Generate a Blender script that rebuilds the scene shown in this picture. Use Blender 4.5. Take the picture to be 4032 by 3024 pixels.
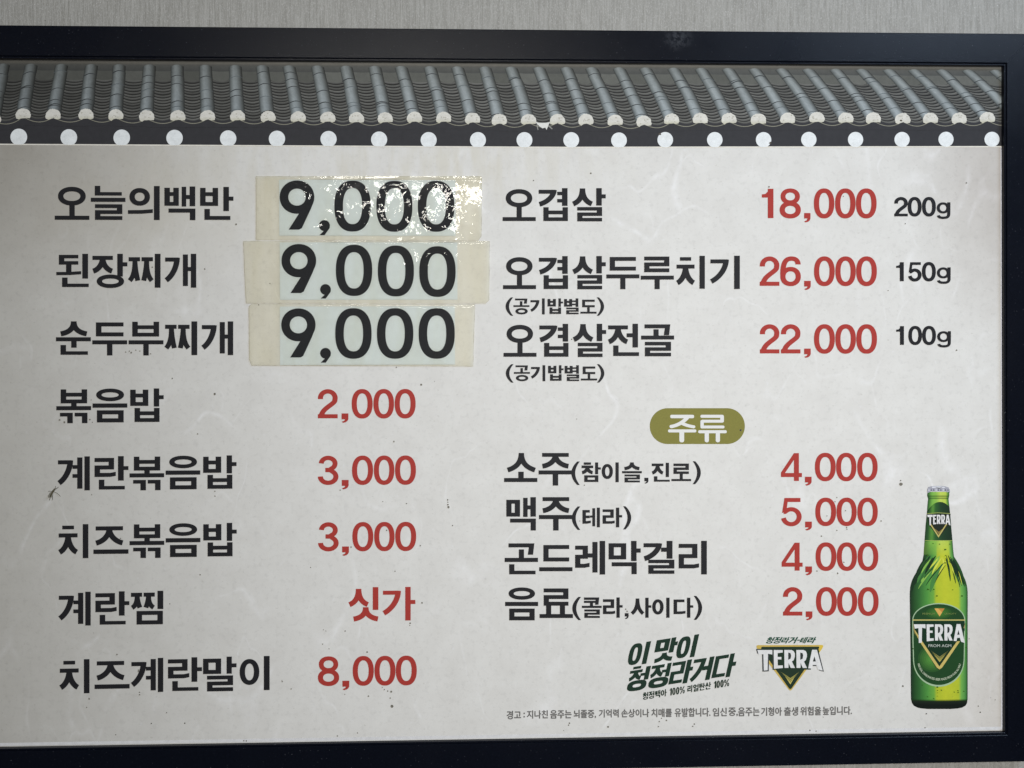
import bpy, bmesh, math, random
from mathutils import Vector
from mathutils.geometry import tessellate_polygon
random.seed(7)
R_ = math.radians
sc = bpy.context.scene
for o in list(bpy.data.objects): bpy.data.objects.remove(o)
col = sc.collection

# ------------------------------------------------------------------ camera
ZC = 1.60                    # height of the lens above the floor
D = 0.91                     # lens to poster
YAW, PITCH, ROLL = 0.0265032, -0.00345342, -0.00377885
FPX = 3024.0
def basis():
    cy, sy = math.cos(YAW), math.sin(YAW)
    r = Vector((cy, -sy, 0)); f = Vector((sy, cy, 0)); u = Vector((0, 0, 1))
    f2 = f*math.cos(PITCH) + u*math.sin(PITCH); u2 = u*math.cos(PITCH) - f*math.sin(PITCH)
    return r*math.cos(ROLL) + u2*math.sin(ROLL), u2*math.cos(ROLL) - r*math.sin(ROLL), f2
CR, CU, CF = basis()
cam = bpy.data.cameras.new('camera'); camo = bpy.data.objects.new('camera', cam); col.objects.link(camo)
cam.sensor_width = 36; cam.lens = FPX/4032*36; cam.clip_start = 0.01; cam.clip_end = 100
from mathutils import Matrix
camo.matrix_world = Matrix(((CR.x, CU.x, -CF.x, 0), (CR.y, CU.y, -CF.y, -D), (CR.z, CU.z, -CF.z, ZC), (0, 0, 0, 1)))
sc.camera = camo

def P(px, py, y=0.0):
    """point of the plane y = const seen at a pixel of the photograph"""
    d = CR*(px-2016) + CU*(1512-py) + CF*FPX
    t = (D+y)/d.y
    return Vector((d.x*t, y, ZC + d.z*t))

# ------------------------------------------------------------------ light
sc.view_settings.view_transform = 'Standard'; sc.view_settings.look = 'None'
sc.view_settings.exposure = 0; sc.view_settings.gamma = 1
w = bpy.data.worlds.new('World'); sc.world = w; w.use_nodes = True
w.node_tree.nodes['Background'].inputs[0].default_value = (1.0, .985, .96, 1)
w.node_tree.nodes['Background'].inputs[1].default_value = 0.05
def area(name, loc, target, sx, sy, power, colr):
    l = bpy.data.lights.new(name, 'AREA'); l.shape = 'RECTANGLE'; l.size = sx; l.size_y = sy; l.energy = power; l.color = colr
    o = bpy.data.objects.new(name, l); col.objects.link(o); o.location = loc
    o.rotation_euler = (Vector(target)-Vector(loc)).to_track_quat('-Z', 'Y').to_euler(); return o
area('room_lamp', (0.36, -1.42, ZC-0.03), (0.30, 0, ZC-.03), 0.40, 0.35, 13.2, (1.0, .99, .965))
# ceiling tube whose mirror image falls on the upper price sticker
area('ceiling_tube', (-0.36, -3.0, ZC+.268*4.3), (-0.05, 0, ZC+.2), 1.0, 0.24, 19.5, (1.0, .975, .91))
area('corner_tube', (1.9, -1.6, ZC+1.75), (0.2, 0, ZC+.1), 1.2, 0.5, 27.0, (.62, .78, 1.0))

# ------------------------------------------------------------------ materials
def new_mat(name):
    m = bpy.data.materials.new(name); m.use_nodes = True
    return m, m.node_tree, m.node_tree.nodes['Principled BSDF']
def N(nt, t, **kw):
    n = nt.nodes.new(t)
    for k, v in kw.items():
        if k in n.inputs: n.inputs[k].default_value = v
        else: setattr(n, k, v)
    return n
def L(nt, a, b): nt.links.new(a, b)
def coords(nt, scale=(1, 1, 1), rot=(0, 0, 0)):
    tc = N(nt, 'ShaderNodeTexCoord'); mp = N(nt, 'ShaderNodeMapping'); mp.inputs['Scale'].default_value = scale; mp.inputs['Rotation'].default_value = rot
    L(nt, tc.outputs['Object'], mp.inputs['Vector']); return mp.outputs['Vector']
def noise(nt, vec, scale, detail=4, rough=.55, dist=0):
    n = N(nt, 'ShaderNodeTexNoise'); n.inputs['Scale'].default_value = scale; n.inputs['Detail'].default_value = detail
    n.inputs['Roughness'].default_value = rough; n.inputs['Distortion'].default_value = dist; L(nt, vec, n.inputs['Vector']); return n.outputs['Fac']
def ramp(nt, fac, stops):
    r = N(nt, 'ShaderNodeValToRGB'); e = r.color_ramp.elements
    while len(e) < len(stops): e.new(.5)
    for x, (p, c) in zip(e, stops):
        x.position = p; x.color = (c, c, c, 1) if not isinstance(c, tuple) else (*c, 1)
    L(nt, fac, r.inputs['Fac']); return r.outputs['Color']
def math_(nt, op, a, b=None, clamp=False):
    n = N(nt, 'ShaderNodeMath'); n.operation = op; n.use_clamp = clamp
    for i, v in enumerate((a, b)):
        if v is None: continue
        if isinstance(v, (int, float)): n.inputs[i].default_value = v
        else: L(nt, v, n.inputs[i])
    return n.outputs[0]
def mix(nt, fac, a, b, mode='MIX'):
    n = N(nt, 'ShaderNodeMix'); n.data_type = 'RGBA'; n.blend_type = mode
    for i, v in ((0, fac), (6, a), (7, b)):
        if isinstance(v, (int, float)): n.inputs[i].default_value = v
        elif isinstance(v, tuple): n.inputs[i].default_value = (*v, 1)
        else: L(nt, v, n.inputs[i])
    return n.outputs[2]
def bump(nt, b, height, strength, dist):
    n = N(nt, 'ShaderNodeBump'); n.inputs['Strength'].default_value = strength; n.inputs['Distance'].default_value = dist
    L(nt, height, n.inputs['Height']); L(nt, n.outputs[0], b.inputs['Normal'])
def blob(nt, px, py, rx, ry, seedvec=None):
    """soft elliptical spot on the poster, centred on a measured point, sizes in metres"""
    c = P(px, py); tc = N(nt, 'ShaderNodeTexCoord'); mp = N(nt, 'ShaderNodeMapping')
    mp.inputs['Location'].default_value = (-c.x/rx, 0, -c.z/ry); mp.inputs['Scale'].default_value = (1/rx, 0.0001, 1/ry)
    L(nt, tc.outputs['Object'], mp.inputs['Vector'])
    g = N(nt, 'ShaderNodeTexGradient'); g.gradient_type = 'SPHERICAL'; L(nt, mp.outputs[0], g.inputs['Vector']); return g.outputs['Fac']

# --- hanji paper print of the poster
def mat_poster():
    m, nt, b = new_mat('aged_paper_print')
    v = coords(nt)
    n1 = noise(nt, v, 34, 6, .6); n2 = noise(nt, v, 160, 5, .65); n3 = noise(nt, v, 6, 3)
    c = mix(nt, ramp(nt, n1, [(.3, 0.0), (.7, 1.0)]), (.722, .710, .684), (.782, .774, .750))
    c = mix(nt, ramp(nt, n2, [(.52, 0.0), (.75, .6)]), c, (.60, .592, .572))
    # small flakes of bark in the paper
    n4 = noise(nt, coords(nt, (1, 1, 1.7), (0, R_(35), 0)), 210, 2, .5)
    c = mix(nt, ramp(nt, n4, [(.66, 0.0), (.74, .40)]), c, (.50, .49, .45))
    n5 = noise(nt, coords(nt, (1.5, 1, 1), (0, R_(-30), 0)), 150, 2, .5)
    c = mix(nt, ramp(nt, n5, [(.66, 0.0), (.74, .5)]), c, (.80, .80, .80))
    # long pale fibres: ridges of a warped noise
    for (sc_, rot, lo, st) in ((3.3, 20, .0085, .62), (4.6, -38, .0075, .62), (6.2, 65, .007, .50), (9.5, -70, .009, .40)):
        f = noise(nt, coords(nt, (1, 1, .55), (0, R_(rot), 0)), sc_, 3, .45, .25)
        d = math_(nt, 'ABSOLUTE', math_(nt, 'SUBTRACT', f, .5))
        line = math_(nt, 'SUBTRACT', 1.0, math_(nt, 'DIVIDE', d, lo), True)
        br = ramp(nt, noise(nt, v, 5.5+sc_, 2), [(.5, 0.0), (.62, 1.0)])
        br2 = ramp(nt, noise(nt, v, 90, 4), [(.35, 0.2), (.65, 1.0)])
        c = mix(nt, math_(nt, 'MULTIPLY', math_(nt, 'MULTIPLY', math_(nt, 'MULTIPLY', line, br), br2), st), c, (.93, .93, .94))
    # yellow water stains under the printed roof, in runs, and a browned right margin
    runs = ramp(nt, noise(nt, coords(nt, (1, 1, .22)), 62, 3, .6), [(.42, 0.0), (.62, 1.0)])
    s = math_(nt, 'MULTIPLY', blob(nt, 1250, 680, .30, .105), runs)
    s = math_(nt, 'ADD', s, math_(nt, 'MULTIPLY', blob(nt, 1900, 640, .22, .06), runs))
    c = mix(nt, math_(nt, 'MULTIPLY', s, .30, True), c, (.62, .58, .46))
    s2 = math_(nt, 'MULTIPLY', blob(nt, 600, 800, .22, .14), ramp(nt, n3, [(.4, 0), (.65, 1.0)]))
    c = mix(nt, math_(nt, 'MULTIPLY', s2, .5, True), c, (.60, .56, .47))
    # the print itself darkens to brown along its left margin and upper corners
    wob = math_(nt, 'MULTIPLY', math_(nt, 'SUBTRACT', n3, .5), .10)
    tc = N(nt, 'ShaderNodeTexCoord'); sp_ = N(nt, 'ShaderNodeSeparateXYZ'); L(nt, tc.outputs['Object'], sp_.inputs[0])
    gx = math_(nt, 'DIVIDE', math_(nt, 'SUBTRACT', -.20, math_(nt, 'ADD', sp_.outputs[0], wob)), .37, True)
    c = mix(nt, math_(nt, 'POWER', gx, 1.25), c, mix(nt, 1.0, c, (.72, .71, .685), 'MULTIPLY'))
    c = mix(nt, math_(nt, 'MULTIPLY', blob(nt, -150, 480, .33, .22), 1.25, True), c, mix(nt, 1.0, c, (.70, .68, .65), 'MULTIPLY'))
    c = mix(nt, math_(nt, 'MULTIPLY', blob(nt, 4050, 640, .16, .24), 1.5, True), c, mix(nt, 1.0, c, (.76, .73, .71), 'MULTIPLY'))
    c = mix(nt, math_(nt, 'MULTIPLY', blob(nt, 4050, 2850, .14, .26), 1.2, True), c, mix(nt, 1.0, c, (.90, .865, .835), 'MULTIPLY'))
    L(nt, c, b.inputs['Base Color'])
    b.inputs['Roughness'].default_value = .62; b.inputs['Specular IOR Level'].default_value = .18
    bump(nt, b, noise(nt, v, 420, 4), .12, .0004)
    return m

def mat_ink(name, rgb, var=.12, scale=700):
    m, nt, b = new_mat(name)
    n = noise(nt, coords(nt), scale, 4, .6)
    c = mix(nt, ramp(nt, n, [(.3, 0.0), (.72, 1.0)]), tuple(x*(1-var) for x in rgb), tuple(min(1, x*(1+var)) for x in rgb))
    L(nt, c, b.inputs['Base Color']); b.inputs['Roughness'].default_value = .6; b.inputs['Specular IOR Level'].default_value = .18
    return m
def mat_art(name, grain=.16, scale=900):
    """printed picture: ink colour stored on the faces, with the grain of the print"""
    m, nt, b = new_mat(name)
    a = N(nt, 'ShaderNodeAttribute'); a.attribute_name = 'ink'
    n = noise(nt, coords(nt), scale, 4, .7)
    c = mix(nt, 1.0, a.outputs['Color'], ramp(nt, n, [(.25, 1-grain), (.75, 1+grain)]), 'MULTIPLY')
    n2 = noise(nt, coords(nt), 140, 4, .6)
    c = mix(nt, 1.0, c, ramp(nt, n2, [(.3, 1-grain*.8), (.7, 1+grain*.8)]), 'MULTIPLY')
    L(nt, c, b.inputs['Base Color']); b.inputs['Roughness'].default_value = .6; b.inputs['Specular IOR Level'].default_value = .18
    return m
def mat_frame():
    m, nt, b = new_mat('black_satin_frame')
    v = coords(nt); n = noise(nt, coords(nt, (1, 1, 3.2)), 620, 4, .65); n2 = noise(nt, v, 9, 3)
    c = mix(nt, ramp(nt, n, [(.35, 0.0), (.75, 1.0)]), (.0010, .0018, .0050), (.0042, .0062, .0135))
    n3 = noise(nt, v, 520, 1, .4)
    c = mix(nt, ramp(nt, n3, [(.73, 0.0), (.78, .35)]), c, (.15, .16, .19))     # dust specks
    # a pale scuff on the top rail
    sc_ = math_(nt, 'MULTIPLY', blob(nt, 2665, 160, .020, .017), ramp(nt, noise(nt, v, 260, 4), [(.42, 0.0), (.6, 1.0)]))
    c = mix(nt, math_(nt, 'MULTIPLY', sc_, .40, True), c, (.11, .12, .14))
    L(nt, c, b.inputs['Base Color'])
    L(nt, ramp(nt, n2, [(.3, .26), (.7, .34)]), b.inputs['Roughness']); b.inputs['Specular IOR Level'].default_value = .25
    bump(nt, b, n, .4, .00025)
    return m
def mat_wall():
    m, nt, b = new_mat('ribbed_grey_wall')
    v = coords(nt)
    st = noise(nt, coords(nt, (1, 1, .06)), 350, 2.5, .75); st2 = noise(nt, coords(nt, (1, 1, .012)), 60, 2)
    fine = noise(nt, coords(nt, (1, 1, .6), (0, R_(30), 0)), 900, 3, .7)
    c = mix(nt, ramp(nt, st, [(.36, 0.0), (.64, 1.0)]), (.300, .293, .268), (.425, .418, .392))
    c = mix(nt, ramp(nt, st2, [(.35, 0.0), (.7, .35)]), c, (.315, .305, .285))
    c = mix(nt, ramp(nt, fine, [(.50, 0.0), (.68, .75)]), c, (.52, .51, .49))
    d = noise(nt, v, 640, 1, .3)
    c = mix(nt, ramp(nt, d, [(.755, 0.0), (.78, .9)]), c, (.80, .80, .78))
    d2 = noise(nt, coords(nt, (1, 1, 1.4)), 210, 1, .3)
    c = mix(nt, ramp(nt, d2, [(.80, 0.0), (.82, .8)]), c, (.08, .075, .06))
    L(nt, c, b.inputs['Base Color']); b.inputs['Roughness'].default_value = .55; b.inputs['Specular IOR Level'].default_value = .3
    bump(nt, b, math_(nt, 'ADD', st, math_(nt, 'MULTIPLY', fine, .6)), .5, .0012)
    return m
M_POSTER = mat_poster(); M_FRAME = mat_frame(); M_WALL = mat_wall()
M_BLACK = mat_ink('black_ink', (.017, .017, .020)); M_RED = mat_ink('red_ink', (.42, .045, .036), .08)
M_OLIVE = mat_ink('olive_ink', (.235, .220, .050), .08); M_GREY = mat_ink('grey_ink', (.17, .165, .16))
M_WHITE = mat_ink('white_ink', (.80, .80, .79), .03); M_GREEN = mat_ink('dark_green_ink', (.012, .035, .022))
M_TEAL = mat_ink('teal_ink', (.020, .085, .055)); M_ART = mat_art('picture_print', .10); M_ARTC = mat_art('bottle_print', .06)
M_NUM = mat_ink('label_black_ink', (.012, .013, .018), .25, 500)
M_STICK = mat_ink('pale_label_paper', (.69, .75, .80), .03, 120)
M_GRIME = mat_ink('tape_edge_grime', (.53, .50, .41), .2, 400)
M_DIRT = mat_ink('fly_speck_dirt', (.20, .185, .155), .3)

# ------------------------------------------------------------------ objects
def tag(o, label=None, cat=None, group=None, kind=None):
    for k, v in (('label', label), ('category', cat), ('group', group), ('kind', kind)):
        if v: o[k] = v
    return o
def empty(name, loc):
    o = bpy.data.objects.new(name, None); o.location = loc; o.empty_display_size = .05; col.objects.link(o); return o
def link(name, me, mat, parent=None):
    o = bpy.data.objects.new(name, me)
    if mat: me.materials.append(mat)
    col.objects.link(o)
    if parent is not None:
        base = Vector((0, 0, 0)); q = parent
        while q: base += q.location; q = q.parent
        o.parent = parent; o.location = -base
    return o

EPS = 8e-6
class Print:
    """flat ink shapes on the plane y = depth: every stroke lies a hair above the one before"""
    def __init__(s, depth, T=None): s.v = []; s.f = []; s.c = []; s.d = depth; s.k = 0; s.T = T or (lambda x, y: (x, y)); s.col = (1, 1, 1)
    def pt(s, x, y):
        q = P(*s.T(x, y)); s.v.append((q.x, -(s.d + s.k*EPS), q.z)); return len(s.v)-1
    def face(s, idx, cc=None):
        s.f.append(idx); s.c.append(cc if cc else [s.col]*len(idx))
    def poly(s, pts, col_=None):
        if col_: s.col = col_
        i0 = [s.pt(*p) for p in pts]
        for t in tessellate_polygon([[Vector((*s.T(*p), 0)) for p in pts]]): s.face([i0[j] for j in t])
        s.k += 1
    def rect(s, x0, y0, x1, y1, col_=None): s.poly([(x0, y0), (x1, y0), (x1, y1), (x0, y1)], col_)
    def band(s, A, B, col_=None, closed=False):
        """quad strip between two point lists"""
        if col_: s.col = col_
        a = [s.pt(*p) for p in A]; b = [s.pt(*p) for p in B]; n = len(A)
        for i in range(n if closed else n-1):
            j = (i+1) % n; s.face([a[i], a[j], b[j], b[i]])
        s.k += 1
    def ring(s, x0, y0, x1, y1, tv, th, e=2.0, n=40, col_=None):
        cx, cy = (x0+x1)/2, (y0+y1)/2
        def el(rx, ry):
            o = []
            for i in range(n):
                a = 2*math.pi*i/n; c, d = math.cos(a), math.sin(a)
                o.append((cx + rx*math.copysign(abs(c)**(2/e), c), cy + ry*math.copysign(abs(d)**(2/e), d)))
            return o
        s.band(el((x1-x0)/2, (y1-y0)/2), el((x1-x0)/2-tv, (y1-y0)/2-th), col_, True)
    def disc(s, cx, cy, rx, ry=None, n=24, e=2.0, col_=None, jit=0):
        ry = ry or rx; o = []
        for i in range(n):
            a = 2*math.pi*i/n; c, d = math.cos(a), math.sin(a); q = 1+random.uniform(-jit, jit)
            o.append((cx + q*rx*math.copysign(abs(c)**(2/e), c), cy + q*ry*math.copysign(abs(d)**(2/e), d)))
        s.poly(o, col_)
    def sweep(s, pts, tv, th, w0=1, w1=1, cut0=None, cut1=None):
        """stroke along a centre line with a pen tv wide across and th high"""
        n = len(pts); A = []; B = []
        for i, (x, y) in enumerate(pts):
            a = pts[max(0, i-1)]; b = pts[min(n-1, i+1)]
            dx, dy = b[0]-a[0], b[1]-a[1]; l = math.hypot(dx, dy) or 1; nx, ny = -dy/l, dx/l
            t = math.sqrt((tv/2*nx)**2 + (th/2*ny)**2) * (w0 + (w1-w0)*i/(n-1))
            A.append((x+nx*t, y+ny*t)); B.append((x-nx*t, y-ny*t))
        for cut, e, q in ((cut0, 0, 1), (cut1, -1, n-2)):
            if cut == 'h':      # horizontal terminal: slide both corners onto the line through the centre
                for S_ in (A, B):
                    dx, dy = S_[e][0]-S_[q][0], S_[e][1]-S_[q][1]
                    if abs(dy) > 1e-6:
                        t = (pts[e][1]-S_[e][1])/dy; S_[e] = (S_[e][0]+dx*t, pts[e][1])
        s.band(A, B)
    def build(s, name, mat, parent=None):
        me = bpy.data.meshes.new(name); me.from_pydata(s.v, [], s.f); me.update()
        if any(c != (1, 1, 1) for cc in s.c for c in cc):
            at = me.color_attributes.new('ink', 'FLOAT_COLOR', 'CORNER'); k = 0
            for cc in s.c:
                for c in cc: at.data[k].color = (*c, 1); k += 1
        # all faces look at the room
        for p in me.polygons:
            if p.normal.y > 0: p.flip()
        return link(name, me, mat, parent)
def bez(p0, p1, p2, n=14):
    return [((1-t)**2*p0[0]+2*t*(1-t)*p1[0]+t*t*p2[0], (1-t)**2*p0[1]+2*t*(1-t)*p1[1]+t*t*p2[1]) for t in [i/n for i in range(n+1)]]
def bez3(p0, p1, p2, p3, n=18):
    o = []
    for i in range(n+1):
        t = i/n; a, b, c, d = (1-t)**3, 3*t*(1-t)**2, 3*t*t*(1-t), t**3
        o.append((a*p0[0]+b*p1[0]+c*p2[0]+d*p3[0], a*p0[1]+b*p1[1]+c*p2[1]+d*p3[1]))
    return o
def arc(cx, cy, rx, ry, a0, a1, n=20):
    return [(cx+rx*math.cos(R_(a0+(a1-a0)*i/n)), cy+ry*math.sin(R_(a0+(a1-a0)*i/n))) for i in range(n+1)]

# ------------------------------------------------------------------ hangul drawn stroke by stroke (cell 100 x 100, y down)
def jamo(p, j, x0, y0, x1, y1, V=15.3, H=12.0):
    w, h = x1-x0, y1-y0; xc = (x0+x1)/2
    HH = min(H, h*.36)
    if j == 'ㅇ': p.ring(x0, y0, x1, y1, V*.98, min(H*1.12, h*.30), 2.12)
    elif j == 'ㅣ' or j == '|': p.rect(x0, y0, x0+V, y1)
    elif j in 'ㅡ-': p.rect(x0, y0, x1, y0+H)
    elif j == 'ㄴ': p.poly([(x0, y0), (x0+V, y0), (x0+V, y1-HH), (x1, y1-HH), (x1, y1), (x0, y1)])
    elif j == 'ㄷ': p.poly([(x0, y0), (x1, y0), (x1, y0+HH), (x0+V, y0+HH), (x0+V, y1-HH), (x1, y1-HH), (x1, y1), (x0, y1)])
    elif j == 'D':    # ㄷ beside an upright vowel: foot lifts at the end
        p.poly([(x0, y0), (x1-5, y0), (x1-5, y0+HH), (x0+V, y0+HH), (x0+V, y1-HH), (x1-18, y1-HH-.5), (x1, y1-HH-3), (x1, y1-3.5), (x1-18, y1-.5), (x1-30, y1), (x0, y1)])
    elif j == 'ㅌ':
        jamo(p, 'D', x0, y0, x1, y1, V, H); p.rect(x0+V*.8, y0+h/2-H/2, x1-5, y0+h/2+H/2)
    elif j in 'ㄹl':
        t = min(H, h*.245); m = y0+h/2
        lift = 3 if j == 'l' else 0
        p.poly([(x0, y0), (x1-lift*1.6, y0), (x1-lift*1.6, m+t/2), (x0+V, m+t/2), (x0+V, y1-t), (x1-lift*5, y1-t), (x1, y1-t-lift), (x1, y1-lift), (x1-lift*5, y1), (x0, y1),
                (x0, m-t/2), (x1-V-lift*1.6, m-t/2), (x1-V-lift*1.6, y0+t), (x0, y0+t)])
    elif j == 'ㅁ':
        t = min(H, h*.34)
        p.band([(x0, y0), (x1, y0), (x1, y1), (x0, y1)], [(x0+V, y0+t), (x1-V, y0+t), (x1-V, y1-t), (x0+V, y1-t)], None, True)
    elif j in 'ㅂ':
        t = min(H*.95, h*.30); ym = y0+h*.24
        p.rect(x0, y0, x0+V, y1); p.rect(x1-V, y0, x1, y1); p.rect(x0, ym, x1, ym+t); p.rect(x0, y1-t, x1, y1)
    elif j == 'ㅅ' or j == 'ㅈ' or j == 'ㅊ' or j == 'A':
        top = y0; th = H*1.25
        if j == 'ㅊ': p.rect(x0+w*.22, y0, x1-w*.22, y0+H*.9); top = y0+h*.27; 
        if j in 'ㅈㅊ': p.rect(x0+w*.05, top, x1-w*.05, top+HH); top += HH*.6
        hh = y1-top; mx = V*.34; my = th*.40
        bend = .50 if j in 'ㅅ' else .34
        p.sweep(bez3((xc, top), (xc, top+hh*bend), (xc-w*.16, top+hh*.76), (x0+mx, y1-my)), V*1.03, th)
        p.sweep(bez3((xc, top), (xc, top+hh*bend), (xc+w*.16, top+hh*.76), (x1-mx, y1-my)), V*1.03, th)
        # crotch between the legs stays filled where they part
    elif j == 'ㅉ':
        m = x0+w*.5
        for a, b in ((x0, m-.6), (m+.6, x1)):
            p.rect(a+1.5, y0, b-1.5, y0+HH)
            c = (a+b)/2; t0 = y0+HH*.6; hh = y1-t0
            sh = 2.5 if a == x0 else -2.5
            p.sweep(bez3((c+sh*.6, t0), (c+sh, t0+hh*.45), (c-w*.07+sh, t0+hh*.75), (a+V*.3+(0 if a == x0 else 3), y1-H*.4)), V*.9, H*1.1)
            p.sweep(bez3((c+sh*.6, t0), (c+sh, t0+hh*.45), (c+w*.07+sh, t0+hh*.75), (b-V*.3-(3 if a == x0 else 0), y1-H*.4)), V*.9, H*1.1)
    elif j == 'ㄱ':   # final: square corner
        p.poly([(x0, y0), (x1, y0), (x1, y1), (x1-V, y1), (x1-V, y0+HH), (x0, y0+HH)])
    elif j == 'ㄲ':
        m = (x0+x1)/2; jamo(p, 'ㄱ', x0, y0, m-2.5, y1, V, H*.9); jamo(p, 'ㄱ', m+2.5, y0, x1, y1, V, H*.9)
    elif j == 'k':    # ㄱ above a lying vowel
        p.poly([(x0, y0), (x1, y0), (x1-w*.05, y1), (x1-V-w*.05, y1), (x1-V-w*.01, y0+HH), (x0, y0+HH)])
    elif j == 'ㅋ':
        jamo(p, 'k', x0, y0, x1, y1, V, H*.9); p.rect(x0, y0+h*.46, x1-V*.9, y0+h*.46+H*.8)
    elif j == 'g':    # ㄱ beside an upright vowel: sweeps down to the left
        p.rect(x0+w*.04, y0, x1-V*.3, y0+H)
        q = bez3((x1-V*.53, y0+.3), (x1-V*.58, y0+h*.46), (x0+w*.42, y0+h*.80), (x0+V*.30, y1-H*.42), 22)
        p.sweep(q, V*1.02, H*1.22); 
    else: raise ValueError(j)

def yo(x, a, b, c=None): return [('-', x, a, b, 0)]
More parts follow.
